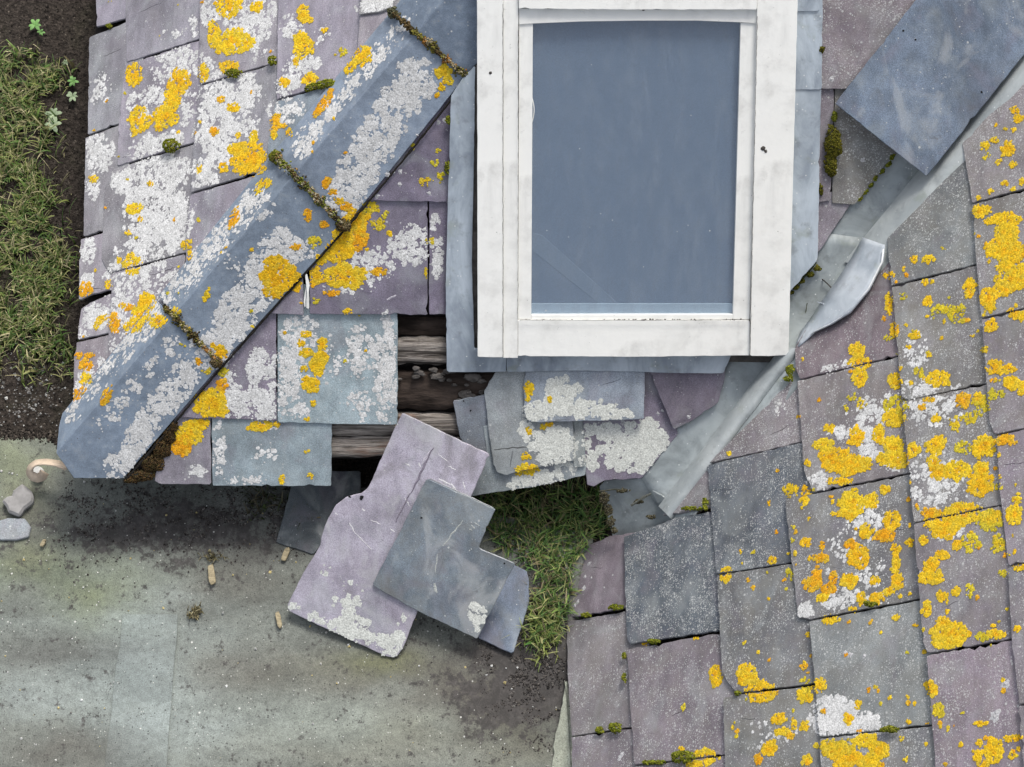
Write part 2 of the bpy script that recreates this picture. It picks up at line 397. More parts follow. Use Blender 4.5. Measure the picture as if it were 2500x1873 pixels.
def path():
    px = [(-700, 1052), (60, 1060), (130, 1072), (240, 1150), (700, 1150), (1450, 1300), (1470, 2500), (-700, 2500)]
    gx, gy = 330, 260; verts = []; cols = []; faces = []; idx = {}
    P = [hz(*q, .012) for q in px]; poly2 = [(v.x, v.y) for v in P]
    x0, x1 = min(v[0] for v in poly2), max(v[0] for v in poly2); y0, y1 = min(v[1] for v in poly2), max(v[1] for v in poly2)
    for j in range(gy+1):
        for i in range(gx+1):
            x, y = x0+(x1-x0)*i/gx, y0+(y1-y0)*j/gy
            xe, ye = x + .012*noise.noise((x*14, y*14, 2)), y + .02*noise.noise((x*14, y*14, 5))
            if not inpoly(xe, ye, poly2): continue
            z = .012 + .004*fbm(x*3, y*3)
            idx[i, j] = len(verts); v = Vector((x, y, z)); verts.append(v)
            u, w_ = proj(v); cols.append(stain_at(u, w_))
    for j in range(gy):
        for i in range(gx):
            q = [(i, j), (i+1, j), (i+1, j+1), (i, j+1)]
            if all(k in idx for k in q): faces.append(tuple(idx[k] for k in q))
    o = mesh_obj('path', verts, faces, 'path_concrete', cols=cols, origin=Vector((0, 0, 0)), smooth=True); o['kind'] = 'structure'
    # felt joint strip lying in the path and the sheet lap lines
    vs, cs, fs = [], [], []
    for j in range(41):
        t = j/40; v_ = 1500+430*t; a_ = 300-52*t+3*fbm(t*4, 1); b_ = 434-32*t+3*fbm(t*4, 5)
        for i in range(13):
            u_ = a_+(b_-a_)*i/12; vs.append(hz(u_, v_, .0172 + .004*min(0, t*0))); c = stain_at(u_, v_); cs.append((c[0]+.004, c[1]+.007, c[2]+.012, .4))
    for j in range(40):
        for i in range(12): k = j*13+i; fs.append((k, k+13, k+14, k+1))
    m = mesh_obj('joint_strip', vs, fs, 'path_concrete', o, cols=cs); so = m.modifiers.new('thick', 'SOLIDIFY'); so.thickness = .003
    # pale mortar fillet running down under the eaves of the side roof
    fl = [(1382, 1660), (1392, 1720), (1403, 1950), (1335, 1950), (1354, 1790)]
    fpl = pl3(hz(1340, 1900, .016), hz(1350, 1780, .016), hz(1400, 1800, .05)); pts = [fpl.hit(*q) for q in fl]
    vs, fs = slab(pts, fpl.n, .05, .004, .004, .015)
    mesh_obj('mortar_fillet', vs, fs, 'path_concrete', o, cols=[(.40, .42, .34, .3)]*len(vs))
path()
# ------------------------------------------------------------------ roofs
hip_clip_f = [(H0 + HIPN*.005, HIPN)]; hip_clip_l = [(H0 - HIPN*.005, -HIPN)]
ROOF = empty('hipped_roof', Vector((H0.x+.6, H0.y+.1, 0)), 'hipped slate roof with lichened left side, angled ridge tiles and a hole showing battens', 'roof')
SIDE = empty('side_roof', Vector((.3, -.6, 0)), 'speckled grey slate roof right of the valley, dotted with yellow lichen', 'roof')
def deck(name, poly3, n, root, mat='underlay', th=.02):
    vs, fs = slab(poly3, n, th, 0, .001); return mesh_obj(name, vs, fs, mat, root)
fo, lo, ro = FRONT.off(-.030), LEFT.off(-.012), RIGHT.off(-.010)
hd = hipdir*3.2; dn = Vector((0, 0, -.03))
Hb, Ht = H0+dn, H0+hd+dn; Vb, Vt = V0+dn+Vector((0, 0, -.02)), V0+(V1-V0).normalized()*3.2+dn
Ft = [FRONT.off(-.03).hit(*q) for q in ((230, 1150), (1540, 1150))]
deck('underlay', [FRONT.off(-.03).hit(*q) for q in ((230, 1120), (1500, 1120), (2500, -60), (2500, -500), (1570, -500))], FRONT.n, ROOF)
deck('underlay', [lo.hit(*q) for q in ((205, 1060), (225, 400), (245, -450), (1370, -450), (1000, 90), (288, 970))], LEFT.n, ROOF)
deck('underlay', [ro.hit(*q) for q in ((1470, 1420), (1425, 1560), (1415, 2200), (3000, 2050), (3000, -300), (2600, 30), (1760, 1215))], RIGHT.n, SIDE)
# low walls carrying the eaves
def wall(name, a, b, z1, inward, label):
    d = (b-a); d.z = 0; d.normalize(); nn = Vector((inward[0], inward[1], 0))
    q = [a, b, b+nn*.25, a+nn*.25]
    vs = [Vector((p.x, p.y, 0)) for p in q]+[Vector((p.x, p.y, z1)) for p in q]
    fs = [(0, 1, 5, 4), (1, 2, 6, 5), (2, 3, 7, 6), (3, 0, 4, 7), (4, 5, 6, 7)]
    return mesh_obj(name, vs, fs, 'stone_dark', ROOF if label == 0 else SIDE, bevel=.004)
a, b = hz(330, 1100, .06), hz(1500, 1100, .06)
wall('eaves_wall', Vector((a.x, a.y, 0)), Vector((b.x, a.y, 0)), ZE-.075, (0, 1), 0)
a, b = hz(262, 1010, .0), hz(300, -300, .0)
wall('eaves_wall', Vector((a.x, a.y, 0)), Vector((b.x, b.y, 0)), ZE-.05, (1, 0), 0)
a, b = hz(1440, 1330, .0), hz(1452, 2200, .0)
wall('eaves_wall', Vector((a.x+.04, a.y, 0)), Vector((b.x+.04, b.y, 0)), .03, (1, 0), 1)

PUR, GRY = (.265, .24, .295), (.27, .265, .285)
L = lambda px, col=PUR, spk=.05, gr=.12, **k: slate(ROOF, LEFT, px, col, spk, gr, clips=hip_clip_l, **k)
# left slope, course by course from the eaves
L([(233, -120), (235, 66), (305, 48), (306, -120)], (.25, .23, .29))
L([(217, 93), (228, 86), (262, 74), (303, 52), (288, 301), (214, 329)], (.25, .24, .275), .1)
L([(208, 336), (286, 305), (253, 460), (251, 565), (203, 577)], (.25, .24, .27), .12)
L([(197, 584), (251, 570), (276, 666), (266, 816), (189, 829), (191, 805), (197, 756), (205, 748), (222, 738), (234, 724), (236, 716), (215, 722), (192, 733), (193, 640)], (.30, .28, .31), .15)
L([(187, 836), (262, 820), (255, 905), (230, 960), (180, 972), (180, 870)], (.22, .19, .22), .1)
L([(306, -120), (306, 40), (309, 152), (489, 95), (487, -120)], (.255, .245, .285), .05)
L([(309, 158), (483, 100), (471, 348), (286, 405), (288, 317), (301, 190)], PUR, .1)
L([(278, 413), (469, 353), (463, 475), (453, 616), (267, 667), (254, 645), (247, 631), (250, 580), (254, 460), (262, 430)], (.25, .24, .27), .12)
L([(274, 670), (451, 620), (440, 760), (300, 930), (262, 930), (264, 820)], (.26, .25, .28), .15, ext=0)
L([(487, -120), (486, 190), (490, 206), (587, 179), (675, 152), (679, 0), (681, -120)], (.27, .245, .285), .08)
L([(485, 210), (673, 158), (668, 300), (656, 345), (655, 412), (465, 470), (470, 380)], (.26, .25, .28), .1)
L([(464, 476), (652, 420), (640, 500), (480, 680), (452, 640), (456, 560)], (.25, .235, .28), .08, ext=0)
L([(681, -120), (677, 100), (675, 243), (816, 201), (860, 140), (878, 100), (879, 0), (879, -120)], (.275, .245, .31), .05)
L([(673, 248), (835, 200), (800, 330), (690, 440), (650, 420), (655, 345)], (.20, .245, .30), .05, ext=0)
L([(880, -120), (878, 20), (874, 36), (925, 30), (974, 10), (1010, -120)], (.27, .26, .28), .3, lift=.006)
L([(878, 40), (1060, -60), (1050, 30), (900, 200), (870, 150)], (.28, .26, .30), .08, ext=0)

F = lambda px, col, spk=.03, gr=.06, **k: slate(ROOF, FRONT, px, col, spk, gr, **k)
DP = (.175, .15, .215)
F([(897, 488), (960, 492), (1110, 494), (1118, 215), (1000, 260)], (.165, .14, .20), clips=hip_clip_f)
F([(756, 767), (900, 768), (1043, 769), (1046, 493), (850, 490), (756, 520)], DP, clips=hip_clip_f)
F([(1047, 768), (1112, 766), (1112, 490), (1049, 492)], DP)
F([(640, 764), (741, 770), (741, 640), (640, 640)], (.20, .17, .225), clips=hip_clip_f)
F([(678, 1031), (850, 1036), (970, 1037), (972, 768), (679, 768)], (.29, .37, .415), .07)
F([(430, 1020), (560, 1023), (675, 1027), (676, 766), (560, 766)], (.21, .18, .235), .1, clips=hip_clip_f)
F([(376, 1175), (390, 1182), (515, 1183), (516, 1024), (440, 1022)], (.24, .215, .26), .06, clips=hip_clip_f)
F([(519, 1186), (809, 1187), (811, 1034), (518, 1026)], (.235, .30, .345), .04)
# the broken patch below the window
BL = (.23, .275, .31)
F([(1106, 980), (1185, 964), (1215, 1120), (1130, 1090), (1124, 1074)], (.235, .28, .325), .04, .2, ext=0, ht=.014, tilt=0)
F([(1150, 1212), (1200, 1204), (1330, 1184), (1432, 1160), (1424, 1030), (1180, 1040), (1188, 1110)], (.24, .285, .32), .05, .1, ext=0, ht=.017, tilt=.0, twist=.01)
F([(1400, 1142), (1428, 1140), (1421, 1010), (1399, 1010)], (.27, .30, .31), .1, .2, ext=0, ht=.022)
F([(1209, 909), (1182, 956), (1193, 1056), (1205, 1135), (1213, 1154), (1236, 1161), (1262, 1153), (1330, 1138), (1402, 1124), (1398, 1000), (1398, 900), (1270, 900)], (.255, .295, .31), .06, .18, ext=0, ht=.027, tilt=.03)
F([(1281, 1014), (1290, 1028), (1310, 1031), (1460, 1028), (1572, 1023), (1575, 905), (1277, 905)], (.225, .275, .33), .03, .1, ext=.02, ht=.036, tilt=.05)
F([(1433, 1184), (1452, 1188), (1474, 1174), (1566, 1168), (1608, 1118), (1655, 1060), (1650, 1040), (1630, 905), (1575, 905), (1420, 1010), (1426, 1110)], (.20, .165, .225), .03, .1, ext=0, ht=.014, tilt=.02)
F([(1645, 1049), (1690, 1028), (1753, 984), (1770, 920), (1768, 880), (1577, 880), (1588, 915)], (.165, .135, .185), .03, .08, ext=0, ht=.026, tilt=.045)
# slates between window flashing and valley
F([(2003, 217), (2066, 218), (2130, 140), (2200, 130), (2420, -60), (2420, -150), (2003, -150)], (.235, .205, .23), .55, .35)
F([(1994, 495), (2029, 490), (2036, 219), (2004, 219)], (.215, .185, .225), .15, .2)
F([(2031, 497), (2088, 499), (2135, 440), (2190, 375), (2190, 219), (2038, 219)], (.21, .20, .19), .4, .5)
F([(1985, 640), (2010, 600), (2086, 502), (2086, 490), (1985, 490)], (.235, .205, .25), .15, .2, ext=.02)

S = lambda px, col, spk=.45, gr=.5, **k: slate(SIDE, RIGHT, px, col, spk, gr, **{**dict(tilt=.045, ht=.021, ragged=.0022), **k})
RP, RG, RD = (.225, .185, .22), (.225, .222, .22), (.095, .118, .152)
S([(1400, 1367), (1387, 1400), (1391, 1508), (1526, 1478), (1524, 1300), (1490, 1308), (1440, 1330)], (.19, .155, .19), .02, .08)
S([(1383, 1518), (1385, 1640), (1395, 1797), (1533, 1768), (1530, 1486)], (.24, .225, .235), .45, .35)
S([(1395, 1800), (1399, 1990), (1542, 1960), (1536, 1772)], (.23, .195, .225), .45, .4)
S([(1522, 1311), (1527, 1480), (1530, 1560), (1537, 1572), (1753, 1533), (1733, 1246), (1650, 1264), (1600, 1283)], RD, .75, .22, lift=.004)
S([(1530, 1586), (1547, 1868), (1768, 1834), (1766, 1705), (1794, 1692), (1756, 1538)], RP, .45, .35)
S([(1547, 1872), (1553, 1990), (1778, 1960), (1770, 1838)], RP, .5, .5)
S([(1617, 1259), (1728, 1239), (1724, 1131)], (.21, .185, .21), .2, .2, ext=.03)
S([(1728, 1131), (1850, 1098), (1947, 1070), (1942, 880), (1910, 902)], (.24, .215, .23), .5, .4)
S([(1726, 1136), (1748, 1401), (1935, 1368), (1925, 1222), (1965, 1205), (1948, 1074)], (.105, .125, .16), .65, .25)
S([(1750, 1405), (1762, 1640), (1775, 1665), (1798, 1693), (1985, 1660), (1975, 1515), (1948, 1508), (1936, 1370)], (.165, .175, .185), .7, .5)
S([(1765, 1704), (1774, 1990), (2010, 1960), (1995, 1668), (1800, 1696)], (.20, .20, .205), .5, .5)
S([(1940, 850), (1942, 905), (1953, 925), (2192, 862), (2165, 640), (2160, 596), (2073, 745), (1969, 800)], (.215, .165, .195), .35, .12)
S([(1946, 930), (1962, 1150), (1984, 1202), (2217, 1148), (2192, 866)], (.235, .20, .22), .55, .4)
S([(1915, 1215), (1948, 1508), (1975, 1512), (2249, 1452), (2218, 1152), (1984, 1206), (1960, 1200)], (.175, .175, .18), .7, .5)
S([(1975, 1517), (2000, 1800), (2272, 1760), (2250, 1456)], (.215, .225, .235), .5, .35)
S([(2000, 1804), (2010, 1990), (2287, 1960), (2272, 1764)], (.20, .20, .21), .6, .5)
S([(2165, 582), (2170, 640), (2175, 697), (2370, 643), (2372, 500), (2350, 345)], (.205, .215, .22), .6, .45)
S([(2176, 701), (2202, 972), (2218, 977), (2410, 928), (2372, 647)], (.24, .225, .225), .6, .6)
S([(2202, 981), (2230, 1275), (2443, 1224), (2411, 932)], (.22, .21, .215), .8, .6)
S([(2230, 1279), (2252, 1570), (2266, 1595), (2465, 1549), (2444, 1227)], (.235, .21, .23), .45, .4)
S([(2262, 1600), (2292, 1990), (2505, 1960), (2466, 1553)], (.24, .20, .235), .5, .4)
S([(2349, 350), (2373, 495), (2640, 420), (2640, 60), (2520, 170)], (.235, .21, .22), .5, .5)
S([(2372, 500), (2394, 776), (2660, 710), (2640, 424)], (.22, .205, .205), .6, .6)
S([(2396, 780), (2416, 1036), (2428, 1060), (2680, 1000), (2660, 714)], (.235, .21, .23), .5, .5)
S([(2432, 1064), (2440, 1200), (2462, 1380), (2700, 1322), (2680, 1004)], (.235, .20, .235), .4, .4)
S([(2460, 1385), (2468, 1550), (2488, 1720), (2720, 1664), (2700, 1326)], (.235, .205, .235), .45, .4)
S([(2486, 1725), (2507, 1990), (2740, 1960), (2720, 1668)], (.235, .205, .235), .45, .4)

# ------------------------------------------------------------------ battens in the hole
def bar(name, px4, h, th, mat, root, jag=.003, seg=26):
    """a rough timber: outline of four picture points on the front plane at height h, ends jagged, surface wavy"""
    pl = FRONT.off(h); A, B, Cc, D = [pl.hit(*q) for q in px4]      # A-B lower edge, D-C upper edge
    rows = 7; verts = []; faces = []; ph = random.uniform(0, 50)
    for j in range(rows):
        for i in range(seg+1):
            t, s_ = i/seg, j/(rows-1)
            p = A.lerp(B, t).lerp(D.lerp(Cc, t), s_)
            e = abs(s_-.5)*2
            edge = (noise.noise((t*9+ph, j*.0+(s_ > .5)*9, 1))*jag*2 if j in (0, rows-1) else 0)
            z = -th*.14*e**6 + .004*noise.noise((t*5+ph, s_*9, 3)) - (.006*max(0, noise.noise((t*2.2+ph, s_*14, 7))-.15))
            verts.append(p + FRONT.n*z + FRONT.u*edge)
    nb = len(verts)
    for j in (0, rows-1):
        for i in range(seg+1): verts.append(verts[j*(seg+1)+i] - FRONT.n*th)
    for j in range(rows-1):
        for i in range(seg):
            k = j*(seg+1)+i; faces.append((k, k+1, k+seg+2, k+seg+1))
    for i in range(seg):
        faces.append((i, nb+i, nb+i+1, i+1)); k = (rows-1)*(seg+1)+i; q = nb+seg+1+i; faces.append((k, k+1, q+1, q))
    return mesh_obj(name, verts, faces, mat, root, smooth=True)
bar('batten', ((900, 890), (1200, 891), (1200, 830), (900, 829)), .006, .028, 'weathered_wood', ROOF)
bar('batten', ((900, 1001), (1250, 1000), (1250, 910), (900, 908)), -.004, .03, 'rot_dark', ROOF, .006)
bar('batten', ((720, 1064), (1300, 1062), (1300, 1014), (720, 1012)), .000, .03, 'weathered_wood', ROOF, .005)
bar('batten', ((720, 1117), (1300, 1116), (1300, 1067), (720, 1068)), -.004, .034, 'weathered_wood', ROOF, .004)
bar('batten', ((560, 820), (1200, 820), (1200, 775), (560, 775)), -.024, .02, 'rot_dark', ROOF)

def lump(name, P, r, mat, parent=None, sq=.6, seed=0, n=Vector((0, 0, 1))):
    vs, fs = [], []; K, M = 9, 5
    e1 = n.orthogonal().normalized(); e2 = n.cross(e1)
    for j in range(M+1):
        ph = math.pi*j/M
        for i in range(K):
            th = 2*math.pi*i/K
            d = Vector((math.sin(ph)*math.cos(th), math.sin(ph)*math.sin(th), math.cos(ph)))
            q = r*(1+.45*noise.noise((d.x*1.3+seed, d.y*1.3, d.z*1.3+seed)))
            vs.append(P + (e1*d.x + e2*d.y + n*d.z*sq)*q)
    for j in range(M):
        for i in range(K):
            a, b = j*K+i, j*K+(i+1) % K; fs.append((a, a+K, b+K, b))
    return mesh_obj(name, vs, fs, mat, parent)
for i in range(26):
    u, v = (random.uniform(975, 1100), random.gauss(911, 7)) if i < 15 else (random.uniform(1100, 1190), random.gauss(945, 22))
    rr_ = random.uniform(5, 15)*(1 if i % 3 else 1.5); a0 = random.uniform(0, 6.28); k = random.randint(5, 7)
    pts = [FRONT.off(.010).hit(u+rr_*random.uniform(.6, 1.2)*math.cos(a0+6.283*q/k)*1.3, v-rr_*random.uniform(.5, 1.0)*math.sin(a0+6.283*q/k)*.8) for q in range(k)]
    nn = (FRONT.n + Vector((random.uniform(-.4, .4), random.uniform(-.4, .4), 0))).normalized(); pl_ = Pl(pts[0], nn)
    pts = [p - nn*(p-pts[0]).dot(nn) for p in pts]
    vs, fs = slab(pts, nn, random.uniform(.006, .012), .0012, .002, .006); mesh_obj('rubble_stone', vs, fs, 'rubble', ROOF)

# ------------------------------------------------------------------ hip tiles
def hip_tile(aL, aU, left, right, col, mat='clay_tile', hA=.044):
    A0, A1 = FRONT.off(hA).hit(*aL), FRONT.off(hA).hit(*aU)
    R = FRONT.off(.026).hit(*right[len(right)//2]); Lp = LEFT.off(.026).hit(*left[len(left)//2])
    pr, pl_ = pl3(A0, A1, R), pl3(A0, A1, Lp)
    PR = [A0] + [pr.hit(*q) for q in right] + [A1]
    PL = [A1] + [pl_.hit(*q) for q in left] + [A0]
    vr, fr = slab(PR, pr.n, .011, .0008, .0012, .02, .002); vl, fl = slab(PL, pl_.n, .011, .0008, .0012, .02, .002)
    k = len(vr); o = mesh_obj('hip_tile', vr+vl, fr+[tuple(i+k for i in f) for f in fl], mat, ROOF, color=(*col, 0))
    surf(PR, pr, o); surf(PL, pl_, o)
    return o
HC = (.185, .232, .295)
hip_tile((137, 1106), (422, 773), [(380, 731), (152, 1009), (144, 1040)], [(181, 1168), (301, 1168), (537, 893), (505, 855)][0:3], HC)
hip_tile((427, 767), (716, 430), [(663, 377), (386, 723)], [(543, 887), (841, 558)], (.19, .235, .295))
hip_tile((722, 423), (1012, 84), [(951, 31), (669, 370)], [(846, 550), (1135, 189)], (.205, .25, .315))
hip_tile((1018, 77), (1230, -170), [(1130, -190), (957, 25)], [(1140, 184), (1330, -40)], (.165, .21, .275))

# ------------------------------------------------------------------ skylight
SKY = empty('roof_window', FRONT.hit(1545, 870), 'white framed roof window with a blue-grey blind behind its glass', 'skylight')
def plate(name, px, h, th, mat, root, bevel=.003, hs=None, ragged=0, base=FRONT):
    if hs is None: pts = [base.off(h).hit(*q) for q in px]
    else: pts = [base.off(hh).hit(*q) for q, hh in zip(px, hs)]
    n = pl3(pts[0], pts[1], pts[2]).n
    vs, fs = slab(pts, n, th, ragged, .0008)
    o = mesh_obj(name, vs, fs, mat, root, bevel=bevel)
    surf(pts, Pl(pts[0], n), None)
    return o
HW = .080
W = 'white_cladding'
plate('side_cladding', [(1166, 872), (1228, 873), (1228, -120), (1164, -120)], HW, .06, W, SKY, .006, ragged=.0006)
plate('side_cladding', [(1228.5, 874), (1264, 874), (1266, -120), (1228.5, -120)], HW-.006, .05, W, SKY, .003)
plate('side_cladding', [(1831, 869), (1880, 870), (1925, 867), (1951, -120), (1851, -120)], HW, .06, W, SKY, .007, ragged=.0006)
plate('bottom_cladding', [(1264.5, 870), (1550, 872), (1830.5, 868), (1830.5, 782), (1264.5, 781)], HW-.008, .05, W, SKY, .004, ragged=.0008)
plate('top_cladding', [(1266.5, 22), (1560, 24), (1848, 24), (1850, -120), (1266.5, -120)], HW+.004, .06, W, SKY, .006, ragged=.001)
plate('sash_bar', [(1264.5, 779), (1297, 779), (1301, 56), (1267, 56)], HW-.013, .04, W, SKY, .003)
plate('sash_bar', [(1789, 779), (1830, 780), (1849, 56), (1808, 56)], HW-.013, .04, W, SKY, .003)
plate('sash_bar', [(1297.5, 780), (1788.5, 780), (1789.5, 768), (1297.5, 769)], HW-.014, .03, W, SKY, .002)
plate('sash_bar', [(1267, 60), (1300, 58), (1420, 53), (1560, 51), (1700, 51), (1808, 55), (1849, 58), (1849, 20), (1267, 20)], HW-.009, .04, W, SKY, .003)
plate('glazing', [(1290, 774), (1796, 774), (1812, 45), (1295, 45)], HW-.022, .004, 'window_glass', SKY, 0)
plate('blind', [(1285, 742), (1800, 742), (1815, 45), (1290, 45)], HW-.034, .003, 'blind_fabric', SKY, 0)
plate('blind_bar', [(1285, 785), (1800, 785), (1803, 741), (1285, 741)], HW-.029, .004, 'blind_bar', SKY, .001)
plate('pale_diagonal', [(1290, 565), (1325, 575), (1510, 742), (1462, 742), (1290, 605)], HW-.0335, .0005, 'blind_band', SKY, 0)  # faint paler diagonal band just above the blind
def tube(name, pts, r, mat, parent, k=6, cols=None):
    vs, fs = [], []
    for i, p in enumerate(pts):
        d = (pts[min(i+1, len(pts)-1)]-pts[max(i-1, 0)]).normalized(); a = d.orthogonal().normalized(); b = d.cross(a)
        rr = r[i] if hasattr(r, '__len__') else r
        for j in range(k):
            t = 2*math.pi*j/k; vs.append(p + (a*math.cos(t)+b*math.sin(t))*rr)
    for i in range(len(pts)-1):
        for j in range(k):
            q, s_ = i*k+j, i*k+(j+1) % k; fs.append((q, s_, s_+k, q+k))
    fs.append(tuple(range(k-1, -1, -1))); fs.append(tuple(range(len(vs)-k, len(vs))))
    return mesh_obj(name, vs, fs, mat, parent, smooth=True)
tube('blind_cord', [FRONT.off(HW-.019).hit(1298+6*math.sin(math.pi*i/10), 236+66*i/10) for i in range(11)], .0012, W, SKY)
def seam(pts, w_, col=(.27, .265, .25)): silt(pts, w_, col, HW+.0002, FRONT, 'grime_line', SKY)
SEAMS = [([(1228, 10), (1228, 400), (1228, 872)], 1.1), ([(1265, 60), (1265, 400), (1264, 780)], .8), ([(1849, 40), (1840, 440), (1831, 868)], 1.1), ([(1268, 21), (1560, 23), (1846, 23)], 1.0), ([(1268, 781), (1560, 782), (1828, 781)], 1.3)]
# dirt line in the sash joint
for k in range(60):
    u = random.choice((random.uniform(1270, 1820), random.gauss(1625, 45), random.gauss(1520, 30)))
    lump('dirt', FRONT.off(HW-.009).hit(u, 781+random.uniform(-1.5, 1.5)), random.uniform(.0008, .0026), 'stone_dark', SKY, .5, k, FRONT.n)
lump('dirt', FRONT.off(HW).hit(1863, 362), .006, 'stone_dark', SKY, .5, 3, FRONT.n); lump('dirt', FRONT.off(HW).hit(1869, 369), .004, 'stone_dark', SKY, .5, 5, FRONT.n)
lump('dirt', FRONT.off(HW).hit(1197, 178), .0035, 'stone_dark', SKY, .5, 8, FRONT.n); lump('dirt', FRONT.off(HW).hit(1571, 22), .004, 'stone_dark', SKY, .5, 9, FRONT.n)
# lead flashing around it
plate('flashing', [(1091, 909), (1160, 909), (1236, 908), (1236, 850), (1158, 850), (1152, 640), (1157, 400), (1160, 160), (1130, 190), (1101, 236), (1099, 300), (1093, 500), (1088, 700), (1089, 800)], .034, .0025, 'lead', SKY, 0, ragged=.0009)
plate('flashing', [(1158, 850), (1180, 850), (1180, 160), (1160, 160), (1157, 400), (1152, 640)], .030, .0025, 'stone_dark', SKY, 0)  # fold beside the frame, coloured dark for the shadow the frame drops there
plate('flashing', [(1237, 909), (1300, 907), (1420, 905), (1560, 908), (1640, 911), (1766, 912), (1774, 893), (1785, 868), (1785, 845), (1237, 845)], .036, .0025, 'lead', SKY, 0, ragged=.001)
plate('flashing', [(1920, 720), (1950, 690), (1996, 634), (1999, 520), (2000, 425), (2005, 217), (1930, 217)], .034, .0025, 'lead', SKY, 0, ragged=.0012)
plate('flashing', [(1930, 219), (2006, 219), (2008, 90), (2010, -140), (1930, -140)], .037, .0025, 'lead', SKY, 0, ragged=.0012)
plate('flashing', [(1940, 28), (2000, 28), (2001, -140), (1940, -140)], .041, .0025, 'lead', SKY, 0, ragged=.0008)
plate('shadow_underside', [(1780, 884), (1916, 886), (1920, 800), (1780, 800)], .030, .045, 'stone_dark', SKY, .002)  # box below the cladding corner, its dark colour carries the frame's shadow

# ------------------------------------------------------------------ valley gutter
VAL = empty('valley_gutter', V0, 'grey lead valley gutter running diagonally between the two roofs, with a curled pale edge', 'gutter')
def vsheet(name, left, crease, right, h, mat='valley_lead'):
    """lead sheet folded along the valley: matched picture points left edge / crease / right edge"""
    vs, fs = [], []; N = len(left); n8 = 4
    for i in range(N):
        a, m, b = FRONT.off(h).hit(*left[i]), (FRONT.off(h*.6).hit(*crease[i])), RIGHT.off(h).hit(*right[i])
        row = [a.lerp(m, k/n8) for k in range(n8)] + [m.lerp(b, k/n8) for k in range(n8+1)]
        for k, p in enumerate(row):
            vs.append(p + FRONT.n*(.0025*noise.noise((p.x*22, p.y*22, h*90)) - (.003 if k in (0, 2*n8) else 0)))
    w_ = 2*n8+1
    for i in range(N-1):
        for k in range(w_-1):
            q = i*w_+k; fs.append((q, q+1, q+w_+1, q+w_))
    o = mesh_obj(name, vs, fs, mat, VAL, smooth=True)
    so = o.modifiers.new('thick', 'SOLIDIFY'); so.thickness = .003
    return o
def lerp2(a, b, t): return (a[0]+(b[0]-a[0])*t, a[1]+(b[1]-a[1])*t)
def strip(pl_, pc, pr, n=16):
    f = lambda P: [lerp2(P[0], P[1], i/n) for i in range(n+1)]
    return f(pl_), f(pc), f(pr)
vsheet('lead_sheet', *strip([(1985, 605), (2605, -205)], [(2065, 628), (2640, -125)], [(2175, 650), (2680, 30)], 22), .007)
vsheet('lead_sheet', *strip([(1562, 1160), (2015, 570)], [(1602, 1234), (2100, 580)], [(1672, 1288), (2225, 600)], 26), .010)
# foot of the valley: flat grey sheet over the eaves
FOOT = [(1462, 1190), (1476, 1174), (1569, 1168), (1590, 1195), (1640, 1225), (1700, 1245), (1650, 1285), (1560, 1310), (1494, 1310), (1480, 1250)]
fp = pl3(FRONT.off(.004).hit(1569, 1168), FRONT.off(.006).hit(1624, 1262), RIGHT.off(.004).hit(1492, 1305))
pts = [fp.hit(*q) for q in FOOT]; vs, fs = slab(pts, fp.n, .004, .0018); mesh_obj('foot_sheet', vs, fs, 'valley_lead', VAL)
# curled lip
inn = [(2112, 582), (2086, 632), (2050, 688), (2014, 738), (1984, 780), (1958, 812), (1946, 838)]
out = [(2158, 598), (2153, 640), (2120, 706), (2074, 762), (2030, 790), (1990, 809), (1950, 846)]
vs, fs = [], []
for i in range(25):
    t = i/24*(len(inn)-1); k = min(int(t), len(inn)-2); a_, b_ = lerp2(inn[k], inn[k+1], t-k), lerp2(out[k], out[k+1], t-k)
    bow = math.sin(math.pi*min(1, i/24*1.0))
    for j, (q, h) in enumerate(((-.1, .014), (.25, .019), (.55, .022), (.85, .026), (1.0, .030), (1.03, .027), (1.0, .023))):
        p = lerp2(a_, b_, q); vs.append(RIGHT.off(.016+(h-.016)*(.35+.75*bow) + .0025*noise.noise((i*.6, j*.5, 2))).hit(*p))
for i in range(24):
    for j in range(6): q = i*7+j; fs.append((q, q+1, q+8, q+7))
o = mesh_obj('curled_edge', vs, fs, 'bright_lead', VAL, smooth=True); so = o.modifiers.new('thick', 'SOLIDIFY'); so.thickness = .0022
def roll(name, inner, outer, h0, h1, mat, n=28):
    """long soft bulge in the lead between two picture lines on the side-roof plane"""
    vs, fs = [], []
    for i in range(n+1):
        a_, b_ = lerp2(inner[0], inner[1], i/n), lerp2(outer[0], outer[1], i/n); wv = 2.5*noise.noise((i*.35, 2, h1*50))
        for j in range(8):
            t = j/7; p = lerp2(a_, b_, t); vs.append(RIGHT.off(h0 + (h1-h0)*math.sin(math.pi*t)**.8 + .0012*noise.noise((i*.4, j*.5, 6))).hit(p[0]+wv, p[1]))
    for i in range(n):
        for j in range(7): q = i*8+j; fs.append((q, q+1, q+9, q+8))
    return mesh_obj(name, vs, fs, mat, VAL, smooth=True)
roll('lead_edge', ((2060, 640), (2600, -20)), ((2140, 655), (2660, 20)), .009, .017, 'pale_lead')
roll('lead_roll', ((1608, 1236), (1905, 846)), ((1640, 1268), (1955, 852)), .008, .024, 'pale_lead')
